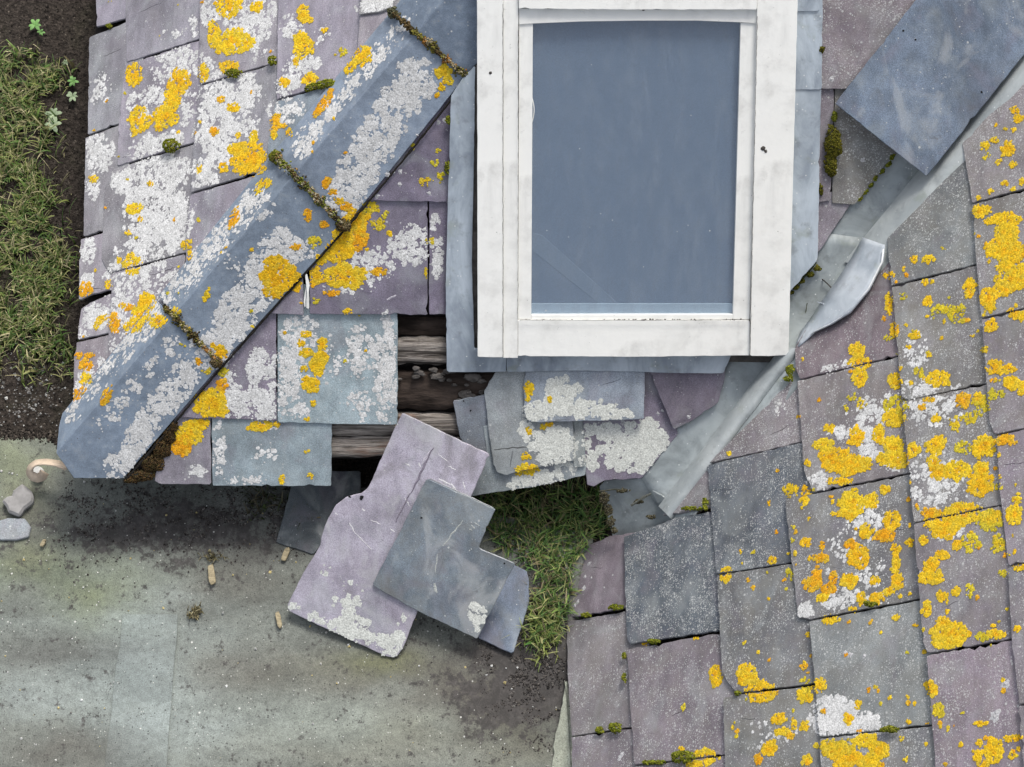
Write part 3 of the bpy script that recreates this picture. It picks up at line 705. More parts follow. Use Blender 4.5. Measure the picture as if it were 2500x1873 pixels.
def silt(pts, wpx, col, h=.013, base=FRONT, nm='silt', root=None):
    vs, fs, cs = [], [], []
    for i in range(len(pts)-1):
        a_, b_ = pts[i], pts[i+1]; L_ = math.hypot(b_[0]-a_[0], b_[1]-a_[1]); n = max(2, int(L_/6))
        for k in range(n+1):
            c = lerp2(a_, b_, k/n); w_ = wpx*(.5+.6*abs(noise.noise((c[0]/20, c[1]/20, 4)))); b = len(vs); jx = 1.5*noise.noise((c[0]/15, c[1]/15, 9))
            dx, dy = (b_[0]-a_[0])/L_, (b_[1]-a_[1])/L_
            for q, hh in ((-1, 0), (0, .0012), (1, 0)):
                vs.append(base.off(h+hh).hit(c[0]-dy*w_*q+jx, c[1]+dx*w_*q)); cs.append(mulc(col, random.uniform(.7, 1.3)))
            if k: fs += [(b-3, b, b+1, b-2), (b-2, b+1, b+2, b-1)]
    mesh_obj(nm, vs, fs, 'moss', root or VAL, cols=cs)
for a_, b_ in SEAMS: seam(a_, b_)
silt([(309, 1170), (420, 1040), (540, 898), (700, 718), (850, 552), (1000, 372), (1140, 196), (1160, 172)], 4.5, (.022, .020, .018), .0235, FRONT, 'gap_shadow', ROOF)  # near-black ribbon: gap shadow along the hip tiles' lower edge, put in as colour
silt([(1992, 640), (1968, 668), (1950, 694)], 5, (.05, .06, .03), .016); silt([(2080, 640), (2050, 676), (2010, 728), (1990, 760)], 3, (.16, .17, .12), .014); silt([(1970, 740), (1965, 775)], 2, (.12, .13, .1), .014); silt([(1990, 805), (2015, 788), (2035, 782)], 1.6, (.13, .14, .13), .016, RIGHT)
silt([(1462, 1200), (1500, 1195), (1520, 1196)], 2.5, (.07, .07, .05), .02); silt([(1540, 1235), (1570, 1215), (1590, 1205)], 4, (.12, .125, .11), .018)
tube('rolled_rim', [RIGHT.off(.030).hit(*lerp2(out[min(int(i/4), 5)], out[min(int(i/4), 5)+1], i/4-min(int(i/4), 5))) for i in range(1, 22)], .0022, 'rim_lead', VAL)
# sheet lap and scratches
tube('lap_seam', [RIGHT.off(.014).hit(1978+66*i/8, 656+60*i/8+1.5*math.sin(i)) for i in range(9)], .0016, 'stone_dark', VAL)
tube('twig', [RIGHT.off(.018).hit(1995+16*math.sin(i*.35), 733+i*2.6+4*math.cos(i*.5)) for i in range(7)], .0015, 'bright_lead', VAL)

# ------------------------------------------------------------------ loose slates
def loose(name, px, pl_, col, label, spk=.02, grime=.1, th=.007, ragged=.0014, group='slipped loose slates', stain=.35):
    pts = [pl_.hit(*q) for q in px]; vs, fs = slab(pts, pl_.n, th, ragged, .0014, .012, .004)
    o = mesh_obj(name, vs, fs, 'slate', None, color=(*col, spk)); o['grime'] = float(grime); o['stain'] = float(stain)
    tag(o, label, 'slate', group); surf(pts, pl_, o); return o
va = (V1-V0).normalized(); nv = (FRONT.n+RIGHT.n).normalized(); nv = (nv - va*nv.dot(va)).normalized()
c0 = FRONT.hit(2150, 342); hv = None
mid = Pl(V0, nv)
mid = Pl(V0 + nv*.095, nv + .0*va)
mid = pl3(FRONT.off(.034).hit(2038, 253), RIGHT.off(.036).hit(2275, 425), FRONT.off(.034).hit(2237, 0))
loose('loose_slate', [(2038, 253), (2262, 431), (2600, 8), (2440, -120), (2330, -120)], mid, (.145, .185, .245), 'large dark blue slate lying loose across the upper end of the valley', .02, .05, .008, stain=.3)
pA, pB, pC = FRONT.off(.034).hit(982, 1008), FRONT.off(.050).hit(1195, 1110), hz(705, 1489, .035)
PP = pl3(pA, hz(705, 1489, .05), hz(966, 1606, .022))
loose('loose_slate', [(982, 1008), (1195, 1110), (1150, 1212), (1075, 1372), (1017, 1497), (985, 1580), (966, 1606), (945, 1604), (720, 1500), (704, 1490), (702, 1476), (740, 1400), (779, 1337), (790, 1290), (818, 1234), (845, 1214), (860, 1210), (884, 1204), (902, 1185), (947, 1082)], PP,
      (.37, .345, .41), 'big pale purple slate with a broken shoulder, sliding off the eaves onto the path', .02, .1)
CP = Pl(PP.off(.010).hit(930, 1430), PP.n)
loose('loose_slate', [(1042, 1168), (1209, 1243), (1190, 1286), (1167, 1338), (1257, 1376), (1210, 1470), (1165, 1561), (1017, 1491), (908, 1429), (975, 1300)], CP,
      (.165, .20, .235), 'blue-grey slate with a square notch cut out, lying on the pale purple slate', .02, .35, stain=.38)
BP = pl3(hz(1165, 1556, .030), hz(1252, 1597, .030), hz(1270, 1390, .055))
loose('loose_slate', [(1200, 1400), (1240, 1372), (1290, 1396), (1292, 1470), (1252, 1597), (1165, 1556)], BP, (.14, .175, .235), 'plain blue slate half buried in the grass, poking from under the notched slate', .01, .05)
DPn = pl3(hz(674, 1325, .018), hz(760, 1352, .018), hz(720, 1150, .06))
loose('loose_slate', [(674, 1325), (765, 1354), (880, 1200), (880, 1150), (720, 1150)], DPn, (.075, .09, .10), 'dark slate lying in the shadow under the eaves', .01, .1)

# ------------------------------------------------------------------ lichen and moss
BUF = {}
def disc(key, c, n, r, cc, cr, hgt, k=7, drop=.0003):
    vs, fs, cs = BUF.setdefault(key, ([], [], []))
    e1 = n.orthogonal().normalized(); a0 = random.uniform(0, 6.3)
    e1 = (Matrix.Rotation(a0, 3, n) @ e1); e2 = n.cross(e1); b = len(vs)
    vs.append(c + n*hgt); cs.append(cc); lo_, hi_ = (.72, 1.22) if k < 8 else (.55, 1.35)
    for i in range(k):
        t = 2*math.pi*i/k; q = r*random.uniform(lo_, hi_)
        vs.append(c + (e1*math.cos(t) + e2*math.sin(t))*q - n*drop); cs.append(cr)
        fs.append((b, b+1+i, b+1+(i+1) % k))
def top_at(u, v):
    best = None
    for s_ in SURF:
        if s_[0] <= u <= s_[1] and s_[2] <= v <= s_[3] and inpoly(u, v, s_[4]):
            t = s_[5].t(u, v)
            if best is None or t < best[0]: best = (t, s_)
    return best[1] if best else None
def fit(u, v, r):
    s_ = top_at(u, v)
    if s_ is None or s_[6] is None: return None
    for dx, dy in ((1, 0), (-1, 0), (0, 1), (0, -1)):
        if top_at(u+dx*r, v+dy*r) is not s_: return s_, r*.45
    return s_, r
def white(cx, cy, rx, ry, ang=0, dens=.8, big=0, tint=(.70, .70, .69)):
    ca, sa = math.cos(math.radians(ang)), math.sin(math.radians(ang))
    rm = 3.1 if not big else 4.0
    for _ in range(int(dens*3.0*rx*ry/(rm*rm)*1.35)):
        rho = math.sqrt(random.random())*1.12; th = random.uniform(0, 6.283); x, y = rho*math.cos(th)*rx, rho*math.sin(th)*ry
        u, v = cx + x*ca + y*sa, cy - x*sa + y*ca
        m = noise.noise((u/24, v/24, 1.7))*.9 + noise.noise((u/7.5, v/7.5, 4.1))*(.95 if not big else .55) + .62*(1-rho) + (dens-.8)*.8 - .02
        if m < .0: 
            if random.random() > .06: continue
            r = random.uniform(1.2, 2.4)
        elif m > .4 and random.random() < .22: r = random.uniform(4, 7.5)
        else: r = (1.7 + 5.4*random.random()**2.0)*(1 if not big else 1.45)
        f = fit(u, v, r)
        if not f: continue
        s_, r = f; pl_ = s_[5]; hg = random.uniform(.0003, .0010); k = random.uniform(.80, 1.06)*(1+.12*noise.noise((u/40, v/40, 6))); kc = k*random.uniform(.84, 1.0)
        if big: kc = k*random.uniform(.86, 1.02); k = random.uniform(.92, 1.08)
        disc((s_[6], 'white_lichen'), pl_.hit(u, v), pl_.n, r*.00097, mulc(tint, kc), mulc(tint, k), hg, 10, drop=-hg*.75)
def band(p, q, hw, dens=.85):
    L_ = math.hypot(q[0]-p[0], q[1]-p[1]); n = max(2, int(L_/(hw*1.1)))
    a = -math.degrees(math.atan2(q[1]-p[1], q[0]-p[0]))
    for i in range(n+1):
        c = lerp2(p, q, i/n); white(c[0]+random.uniform(-.15, .15)*hw, c[1], hw*.95, hw*.9, a, dens*.62)
YEL, ORA, OLI = (.82, .53, .016), (.76, .33, .010), (.52, .46, .03)
def yellow(cx, cy, rx, ry, tone=0, ang=0):
    ca, sa = math.cos(math.radians(ang)), math.sin(math.radians(ang)); sd = random.uniform(0, 90)
    sparse = 1.0 if tone != 2 else .62
    base = (YEL, ORA, OLI)[tone]; base = tuple(Vector(base).lerp(Vector(random.choice(((.80, .60, .03), (.78, .42, .012), (.70, .50, .03)))), random.uniform(0, .55)))
    N = int(sparse*2.6*rx*ry/(2.7*2.7)*1.3)+4
    for _ in range(N):
        rho = math.sqrt(random.random()); th = random.uniform(0, 6.283)
        lim = 1 + .33*noise.noise((math.cos(th)*1.5+sd, math.sin(th)*1.5, sd)) + .22*noise.noise((math.cos(th)*4+sd, math.sin(th)*4, sd+5))
        x, y = rho*lim*math.cos(th)*rx*1.06, rho*lim*math.sin(th)*ry*1.06
        u, v = cx + x*ca + y*sa, cy - x*sa + y*ca
        hole = noise.noise((u/7+sd, v/7, 2.2))
        if hole < (-.36 if tone != 2 else -.12) : continue
        r = random.uniform(1.7, 4.2) if random.random() > .22 or min(rx, ry) < 9 else random.uniform(4, 7)
        f = fit(u, v, r)
        if not f: continue
        s_, r = f; pl_ = s_[5]
        m = noise.noise((u/11, v/11, 8.8))*.9 + (.28 if rho < .45 else -.18)
        c = Vector(base).lerp(Vector(ORA if tone != 2 else YEL), max(0, min(.7, m-.02)))
        c = c.lerp(Vector((.62, .50, .06)), max(0, min(.6, -m*.9)))
        k = random.uniform(.72, 1.12); hg = random.uniform(.0012, .0020)
        disc((s_[6], 'yellow_lichen'), pl_.hit(u, v), pl_.n, r*.00097, mulc(c, k*.88), mulc(c, k*1.06), hg, 9, drop=-hg*.6)
for a in [(243, 215, 30, 42, 0, .5), (243, 372, 34, 46, 0, .95), (225, 455, 20, 32, 0, .6), (475, 62, 12, 26, 0, .6), (420, 85, 45, 16, 10, .3),
 (605, 58, 52, 62, 0, .85), (515, 30, 24, 32, 0, .7), (500, 165, 26, 26, 0, .55), (620, 110, 30, 40, 0, .7), (430, 158, 62, 42, 20, .8), (365, 250, 52, 36, 15, .75), (378, 356, 66, 30, 18, .95), (455, 262, 24, 44, 0, .65), (330, 320, 20, 30, 0, .4),
 (385, 430, 92, 44, 10, .9), (385, 530, 78, 86, 0, .95), (300, 440, 30, 32, 0, .7), (330, 606, 50, 18, 15, .6), (400, 600, 30, 30, 0, .6), (215, 612, 18, 36, 0, .95), (214, 690, 16, 26, 0, .8), (235, 772, 30, 30, 0, .95), (205, 812, 18, 18, 0, .8),
 (545, 238, 60, 58, 0, .92), (530, 335, 55, 66, 0, .92), (500, 420, 36, 46, 0, .85), (600, 220, 36, 42, 0, .85), (600, 305, 34, 34, 0, .6), (330, 655, 76, 34, 22, .8), (290, 740, 34, 66, 0, .75), (370, 700, 50, 40, 30, .6), (430, 545, 26, 70, 0, .5),
 (640, 30, 34, 40, 0, .8), (715, 66, 34, 28, 0, .7), (738, 158, 44, 24, 10, .85), (704, 212, 32, 26, 0, .85), (790, 85, 40, 22, 0, .25), (700, 268, 42, 30, 0, .85), (690, 290, 20, 30, 0, .5), (920, 8, 50, 18, 15, .95),
 (751, 342, 28, 52, -40, .7), (640, 505, 26, 40, -40, .5), (735, 610, 40, 22, 0, .6),
 (920, 642, 72, 38, 10, .62), (1002, 598, 50, 46, 0, .75), (1062, 545, 12, 18, 0, .6), (1066, 625, 15, 52, 0, .7), (850, 700, 60, 24, 0, .25), (905, 690, 10, 24, 0, .5),
 (731, 814, 44, 40, 0, .75), (706, 910, 42, 62, 0, .8), (876, 862, 36, 62, 0, .55), (942, 905, 28, 130, 0, .7), (880, 990, 30, 46, 0, .4), (716, 1004, 40, 22, 0, .55), (820, 880, 60, 60, 0, .2),
 (630, 893, 26, 42, 0, .85), (640, 985, 48, 46, 0, .95), (578, 985, 44, 38, 0, .85), (560, 920, 24, 30, 0, .5), (484, 1148, 20, 13, 0, .8), (534, 1095, 14, 66, 0, .7), (610, 1172, 60, 10, 0, .35), (650, 1110, 40, 30, 0, .2), (660, 1040, 30, 10, 0, .4)]: white(*a)
band((632, 478), (165, 1000), 34, .95); band((985, 62), (800, 275), 22, 1.0); band((1008, 195), (835, 470), 54, 1.15); band((690, 610), (520, 850), 52, 1.2); band((452, 905), (300, 1140), 40, 1.1); band((420, 840), (250, 1030), 26, .5); band((970, 160), (1030, 150), 12, .6); band((560, 640), (640, 700), 20, .4)
CRM = (.66, .675, .63)
for a in [(1323, 1004, 46, 20, 0, .95), (1376, 967, 40, 46, 0, .95), (1466, 1003, 56, 22, 0, .95), (1515, 1012, 26, 10, 0, .9), (1420, 1008, 30, 14, 0, .8), (1353, 1092, 52, 44, 0, .98), (1288, 1050, 22, 30, 0, .5), (1312, 1172, 72, 18, 10, .95), (1388, 1142, 32, 16, 0, .6),
 (1573, 1072, 50, 46, 0, .98), (1523, 1118, 64, 32, -10, .98), (1470, 1052, 42, 18, 0, .9), (1431, 1085, 10, 42, 0, .85), (1580, 1145, 28, 16, 0, .9), (1500, 1080, 30, 26, 0, .7), (1440, 1125, 24, 20, 0, .8),
 (851, 1530, 46, 26, 0, .98), (955, 1573, 36, 28, 20, .98), (851, 1465, 36, 44, 0, .55), (766, 1504, 32, 14, -25, .55), (900, 1552, 60, 26, -20, .5), (800, 1390, 30, 18, 0, .25), (985, 1515, 18, 20, 0, .5), (1160, 1503, 27, 24, 0, .95), (1160, 1535, 10, 10, 0, .6), (716, 1482, 12, 8, 0, .7)]: white(*a, big=1, tint=CRM)
for a in [(2130, 1005, 62, 34, 20, .62), (2076, 1052, 52, 16, 10, .7), (2045, 897, 42, 12, 12, .6), (2277, 986, 72, 60, 0, .5), (2230, 870, 32, 62, 0, .42), (2246, 947, 52, 26, 10, .55), (1995, 1175, 26, 24, 0, .7), (2126, 1086, 32, 34, 0, .75), (2285, 1160, 62, 52, 0, .42), (2113, 1266, 46, 36, 0, .6), (2286, 1198, 74, 42, 0, .5), (2049, 1462, 42, 22, 10, .7), (1965, 1490, 20, 18, 0, .9), (2037, 1750, 58, 46, 0, 1.0), (2104, 1768, 42, 28, 0, .8), (2320, 1300, 50, 20, 0, .5), (2130, 1420, 60, 60, 0, .35), (1880, 1790, 60, 40, 0, .25), (2060, 1350, 70, 60, 0, .3), (1900, 960, 30, 50, 0, .3), (2040, 1760, 40, 30, 0, .9), (2180, 1130, 30, 20, 0, .5), (2170, 240, 90, 30, 0, .0)]: white(*a)
for u, v, r in [(1088, 292, 8), (1070, 298, 7), (977, 420, 8), (962, 422, 4), (945, 426, 7), (976, 451, 7), (1047, 472, 6), (921, 479, 8), (1018, 330, 5), (2030, 193, 9), (2107, 390, 7), (1438, 1376, 7), (1428, 1408, 6), (1424, 1437, 9), (1403, 1477, 10), (1410, 1470, 8), (1444, 1411, 4), (1475, 1434, 4), (1518, 1842, 9), (1513, 1850, 8), (2455, 1670, 13), (2428, 1750, 14), (2433, 1742, 12), (2065, 1596, 9), (2076, 1599, 8), (2110, 1602, 7), (1607, 1010, 6), (1618, 1003, 5), (1682, 1018, 6), (1520, 1033, 8), (1521, 1050, 5)]:
    f = fit(u, v, r)
    if f:
        pl_ = f[0][5]; disc((f[0][6], 'white_lichen'), pl_.hit(u, v), pl_.n, r*.001, (.42, .42, .43), (.55, .55, .56), .0012, 11)
        disc((f[0][6], 'white_lichen'), pl_.hit(u, v), pl_.n, r*.0006, (.5, .5, .5), (.36, .35, .38), .0022, 9)
for a in [(328, 183, 21, 26), (440, 200, 25, 30), (420, 245, 18, 30), (405, 285, 28, 25), (342, 293, 26, 28), (388, 311, 14, 8), (560, 12, 28, 30), (566, 102, 50, 28), (522, 85, 16, 30), (560, 165, 22, 15), (497, 178, 12, 22), (610, 388, 42, 40), (580, 365, 22, 14), (546, 410, 12, 10), (570, 263, 15, 10), (540, 243, 10, 7, 1), (525, 320, 10, 9, 1), (582, 330, 7, 7), (620, 335, 10, 16), (487, 412, 6, 12), (330, 510, 20, 12), (368, 448, 8, 8), (343, 535, 7, 6), (313, 568, 8, 6), (228, 438, 12, 8), (322, 648, 20, 22), (210, 708, 18, 18, 1), (266, 697, 8, 13), (250, 780, 20, 8, 0, 35), (235, 795, 6, 9), (290, 636, 6, 7), (359, 739, 20, 22), (344, 770, 22, 22), (328, 797, 25, 14), (278, 789, 14, 20, 1), (386, 785, 20, 16), (429, 760, 9, 9), (455, 598, 12, 13), (572, 533, 10, 25, 1, -22), (465, 622, 6, 14), (505, 720, 7, 15, 0, -25), (212, 890, 16, 13, 1), (210, 926, 14, 14), (194, 958, 9, 22, 1, -38), (259, 967, 9, 26, 1, -25), (220, 868, 12, 6, 1), (192, 868, 8, 8, 1), (300, 745, 10, 6), (312, 750, 14, 8, 1),
 (741, 35, 14, 22), (758, 50, 8, 6), (739, 108, 22, 32), (723, 150, 6, 15), (793, 73, 8, 6), (693, 201, 12, 11), (758, 195, 17, 14), (839, 129, 10, 12, 2), (884, 138, 28, 20, 0, 40), (856, 166, 20, 11, 0, 45), (627, 17, 14, 12), (603, 104, 10, 20), (671, 301, 12, 24, 1), (669, 332, 8, 12), (706, 324, 7, 10, 1), (692, 308, 9, 5, 1), (789, 255, 10, 38, 1, -35), (1083, 178, 18, 18), (1079, 212, 8, 10), (1098, 197, 8, 9), (1067, 232, 5, 6), (797, 444, 10, 12, 1), (812, 470, 9, 7, 1), (828, 490, 12, 8, 1), (845, 506, 12, 10, 1), (751, 525, 8, 16, 1), (766, 591, 14, 14, 2), (791, 548, 9, 8, 1), (648, 448, 14, 10), (631, 460, 8, 14), (723, 603, 15, 6, 1), (680, 678, 44, 45, 0), (537, 859, 12, 14), (519, 843, 6, 5), (485, 880, 7, 9, 1), (505, 905, 12, 8, 2),
 (870, 541, 30, 28), (878, 583, 20, 22, 1), (835, 580, 24, 24), (828, 614, 36, 22), (905, 506, 20, 14, 2), (924, 548, 16, 14, 2), (940, 525, 8, 10, 2), (783, 633, 12, 12), (950, 570, 6, 6), (1052, 587, 12, 8, 2), (843, 673, 45, 30), (770, 674, 15, 20), (810, 716, 22, 6, 1), (849, 762, 10, 7), (772, 735, 9, 6, 2), (924, 664, 22, 8, 1), (1042, 666, 5, 12, 2), (1040, 444, 15, 12, 2), (1077, 433, 10, 14, 2), (1060, 398, 10, 9, 2), (1009, 357, 5, 8, 2), (1069, 371, 5, 6, 2),
 (747, 816, 14, 7), (735, 836, 8, 8), (787, 839, 10, 14), (747, 861, 14, 10), (785, 874, 18, 16), (774, 894, 16, 22), (743, 901, 7, 8), (758, 940, 18, 16), (747, 928, 10, 8), (764, 986, 5, 6), (749, 1024, 6, 5), (517, 986, 38, 34), (541, 940, 12, 12, 1), (545, 909, 14, 10, 2), (463, 1060, 32, 26), (444, 1088, 24, 22, 1), (480, 1035, 26, 10), (635, 1040, 27, 11), (677, 1036, 8, 7), (689, 1170, 7, 9), (758, 1162, 6, 6), (749, 1102, 4, 4),
 (1290, 948, 12, 14), (1288, 971, 6, 9), (1342, 975, 5, 8), (1290, 1050, 5, 9), (1325, 1043, 6, 6), (1340, 1036, 8, 5), (1284, 1114, 12, 8), (1288, 1145, 28, 11), (1265, 1155, 8, 5),
 (2403, 355, 10, 10), (2430, 342, 10, 7), (2462, 363, 16, 16), (2439, 396, 7, 7), (2474, 402, 8, 8), (2410, 382, 9, 8, 2), (2478, 270, 10, 8), (2488, 291, 10, 9), (2474, 319, 6, 6), (2455, 448, 8, 6), (2495, 444, 6, 10), (2474, 461, 8, 5), (2420, 469, 6, 6), (2391, 483, 7, 4), (2397, 515, 20, 14), (2455, 537, 36, 16), (2416, 540, 12, 8), (2462, 571, 30, 22), (2447, 602, 36, 18), (2478, 618, 26, 22), (2265, 633, 13, 9), (2232, 633, 10, 8), (2302, 608, 6, 5, 2),
 (2455, 612, 45, 20), (2455, 650, 22, 18), (2478, 685, 40, 20), (2450, 704, 26, 14), (2412, 727, 22, 22), (2493, 662, 12, 18), (2416, 754, 15, 12, 2), (2366, 704, 13, 24), (2260, 689, 8, 9), (2169, 673, 13, 8), (2171, 743, 9, 26), (2184, 808, 10, 18), (2169, 824, 12, 7, 2), (2207, 723, 11, 8, 2), (2265, 735, 10, 12), (2304, 754, 24, 12, 2), (2335, 766, 20, 20, 2), (2234, 818, 12, 10), (2420, 795, 15, 13), (2478, 766, 16, 13), (2493, 770, 14, 12), (2219, 849, 6, 5), (2269, 866, 5, 6), (2404, 855, 9, 8), (2431, 897, 22, 18), (2466, 901, 12, 10), (2470, 936, 18, 16), (2495, 947, 12, 16), (2431, 963, 18, 12, 2), (2246, 909, 12, 10, 2), (2292, 924, 26, 18), (2186, 932, 17, 17),
 (2092, 855, 18, 15), (2103, 886, 24, 20), (2099, 924, 18, 20), (2105, 985, 12, 12, 2), (2085, 972, 16, 6, 2), (2065, 998, 6, 8, 2), (2188, 990, 28, 20, 2), (2184, 1021, 26, 20), (2146, 1060, 12, 24), (2026, 1044, 12, 10), (2092, 1067, 18, 22), (2014, 1086, 25, 14), (2041, 1121, 38, 28), (2076, 1137, 40, 24), (2100, 1133, 25, 18), (2180, 1090, 22, 26), (2188, 1121, 30, 22), (2157, 1121, 18, 14), (2049, 1175, 30, 8), (1972, 1131, 7, 7),
 (2269, 975, 14, 6, 1), (2250, 994, 10, 8, 1), (2350, 978, 16, 18, 1), (2285, 1023, 10, 9), (2397, 990, 22, 24, 2), (2390, 975, 14, 12), (2366, 1021, 18, 14, 2), (2333, 1033, 14, 16, 2), (2285, 1089, 22, 22), (2404, 1090, 30, 24), (2350, 1094, 18, 16, 2), (2231, 1098, 14, 16), (2281, 1129, 14, 12), (2292, 1152, 20, 18), (2335, 1148, 28, 20), (2397, 1148, 18, 18), (2393, 1183, 30, 26), (2455, 1075, 22, 14, 1), (2439, 1189, 8, 8, 2), (1931, 1197, 18, 16, 2), (1968, 1199, 13, 12), (1964, 1222, 12, 9),
 (2079, 1232, 28, 32), (2070, 1255, 22, 12), (2127, 1224, 16, 18), (2161, 1196, 12, 10), (2115, 1298, 16, 16), (2176, 1270, 20, 22), (2159, 1308, 24, 14, 1), (2096, 1359, 24, 26), (2077, 1329, 14, 10, 1), (2003, 1363, 20, 10, 1), (2007, 1333, 6, 10, 1), (1994, 1401, 10, 18, 1), (1986, 1426, 22, 16, 1), (2024, 1439, 18, 12, 1), (2034, 1410, 8, 18, 1), (2011, 1460, 14, 10), (2075, 1418, 20, 18), (2136, 1418, 10, 9), (2187, 1342, 11, 16), (2187, 1380, 10, 22), (2191, 1422, 13, 18), (2170, 1445, 10, 9), (2140, 1460, 14, 11), (2104, 1462, 10, 12), (2083, 1488, 10, 8), (1969, 1325, 12, 12), (2028, 1511, 22, 10),
 (2277, 1253, 20, 12, 1), (2307, 1274, 50, 24), (2349, 1253, 45, 24), (2307, 1300, 24, 16), (2417, 1270, 30, 26, 2), (2420, 1262, 24, 16), (2370, 1325, 22, 20, 2), (2337, 1331, 11, 11), (2254, 1319, 10, 10), (2222, 1325, 10, 8), (2273, 1380, 18, 16), (2273, 1410, 30, 16), (2299, 1355, 16, 10), (2301, 1456, 14, 11), (2334, 1443, 10, 10), (2370, 1443, 9, 16, 2), (2438, 1329, 16, 20, 2), (2263, 1486, 11, 17), (2324, 1545, 42, 24), (2315, 1570, 36, 14), (2303, 1519, 14, 10), (2430, 1549, 22, 9), (2396, 1557, 16, 10, 2), (2476, 1257, 18, 22), (2484, 1220, 10, 8), (2489, 1384, 16, 8), (2451, 1401, 14, 8, 2), (2484, 1536, 8, 8),
 (2189, 1509, 8, 6), (1999, 1674, 16, 16), (1969, 1671, 14, 16, 2), (1965, 1701, 18, 15), (1825, 1642, 22, 22), (1859, 1688, 36, 24), (1819, 1659, 18, 14), (1963, 1627, 8, 8, 1), (1901, 1756, 17, 12), (1908, 1786, 18, 9), (1965, 1773, 10, 10), (1939, 1769, 7, 14), (1931, 1796, 10, 8, 1), (1878, 1828, 17, 17), (1851, 1853, 9, 13, 1), (1971, 1857, 11, 12), (2094, 1722, 8, 12), (2070, 1756, 10, 13), (2011, 1737, 5, 5, 1), (2045, 1824, 45, 22, 2), (2040, 1828, 34, 16), (2113, 1807, 30, 18), (2070, 1853, 40, 22), (2146, 1832, 24, 20), (2121, 1862, 25, 14), (2201, 1803, 6, 6), (2212, 1853, 5, 5),
 (2271, 1672, 11, 12), (2277, 1688, 13, 10), (2290, 1735, 16, 18, 2), (2396, 1767, 18, 5), (2391, 1815, 8, 8), (2425, 1832, 20, 26), (2387, 1845, 12, 14), (2400, 1866, 14, 8), (2476, 1803, 22, 8), (2472, 1845, 8, 8), (1773, 1403, 14, 17), (1885, 1369, 9, 10), (1748, 1650, 14, 24), (1575, 1572, 8, 5), (1701, 1557, 7, 7), (1668, 1722, 6, 15, 2), (1722, 1849, 28, 18), (1693, 1866, 20, 8), (1665, 1828, 7, 5), (1930, 1405, 10, 14, 2), (1972, 1553, 4, 10), (1780, 1107, 6, 5)]: yellow(*a)
# small random specks of yellow on the weathered slopes
for _ in range(430):
    u, v = random.uniform(1780, 2500), random.uniform(300, 1873)
    if noise.noise((u/160, v/160, 6)) > -.12 and (top_at(u, v) or [0]*7)[6] and top_at(u, v)[6].parent is SIDE: yellow(u, v, random.uniform(2, 5.5), random.uniform(2, 5.5), random.choice((0, 0, 1, 2)))
for _ in range(60):
    u, v = random.uniform(200, 900), random.uniform(0, 900); yellow(u, v, random.uniform(2, 4), random.uniform(2, 4), random.choice((0, 1, 2)))
LICH = dict(BUF); BUF.clear()
for (owner, nm), (vs, fs, cs) in LICH.items():
    o = mesh_obj(nm, vs, fs, 'lichen', owner, cols=cs, origin=wloc(owner)); o['kind'] = 'stuff'

MG = [(.17, .20, .022), (.08, .10, .014), (.30, .29, .03), (.18, .14, .025)]
MB = [(.10, .075, .04), (.05, .04, .025), (.12, .11, .03), (.26, .22, .13), (.20, .11, .04)]
def clump(name, u, v, rx, ry, root, pal=MG, ang=0, H=None, base=None, hh=.022):
    if base is None: base = FRONT if root is ROOF else RIGHT
    H = H or min(rx, ry)*.0009
    pl_ = base.off(hh); ca, sa = math.cos(math.radians(ang)), math.sin(math.radians(ang)); sd = random.uniform(0, 99)
    key = (name, random.random())
    for _ in range(int(rx*ry*.55)+14):
        rho = math.sqrt(random.random()); th = random.uniform(0, 6.283); q = rho*(1+.3*noise.noise((math.cos(th)*1.6+sd, math.sin(th)*1.6, sd)))
        x, y = q*math.cos(th)*rx, q*math.sin(th)*ry
        p = pl_.hit(u+x*ca+y*sa, v-x*sa+y*ca) + base.n*(H*math.sqrt(max(0, 1-rho*rho)))
        c = Vector(random.choice(pal)).lerp(Vector(pal[0]), .5); k = random.uniform(.5, 1.4)
        n = (base.n + Vector((random.uniform(-.5, .5), random.uniform(-.5, .5), 0))).normalized()
        disc(key, p, n, random.uniform(.0018, .004), mulc(c, k*1.25), mulc(c, k*.6), .003, 5, .003)
    vs, fs, cs = BUF.pop(key)
    return mesh_obj(name, vs, fs, 'moss', root, cols=cs)
for a in [(266, 64, 8, 5), (419, 356, 19, 16), (570, 179, 18, 10), (400, 763, 10, 13)]: clump('moss_clump', *a, ROOF, base=LEFT)
clump('moss_clump', 666, 149, 10, 12, ROOF, base=LEFT); clump('moss_clump', 760, 214, 15, 8, ROOF, base=LEFT, ang=15); clump('moss_clump', 795, 205, 23, 10, ROOF, base=LEFT, ang=12)
for a in [(1094, 293, 6, 10), (1092, 409, 7, 16)]: clump('moss_clump', *a, ROOF, hh=.03)
DM = [(.12, .115, .016), (.07, .06, .014), (.17, .145, .02), (.06, .075, .012)]
clump('moss_clump', 2034, 350, 21, 40, ROOF, DM, hh=.024); clump('moss_clump', 2028, 400, 15, 32, ROOF, DM, hh=.024); clump('moss_clump', 2003, 463, 6, 13, ROOF, DM); clump('moss_clump', 2006, 121, 7, 8, ROOF, DM, hh=.034); clump('moss_clump', 2037, 285, 6, 12, ROOF, MG)
for i in range(7): clump('moss_clump', 2182-14*i+random.uniform(-3, 3), 384+17*i, 8, 4, ROOF, MG, ang=50, hh=.016)
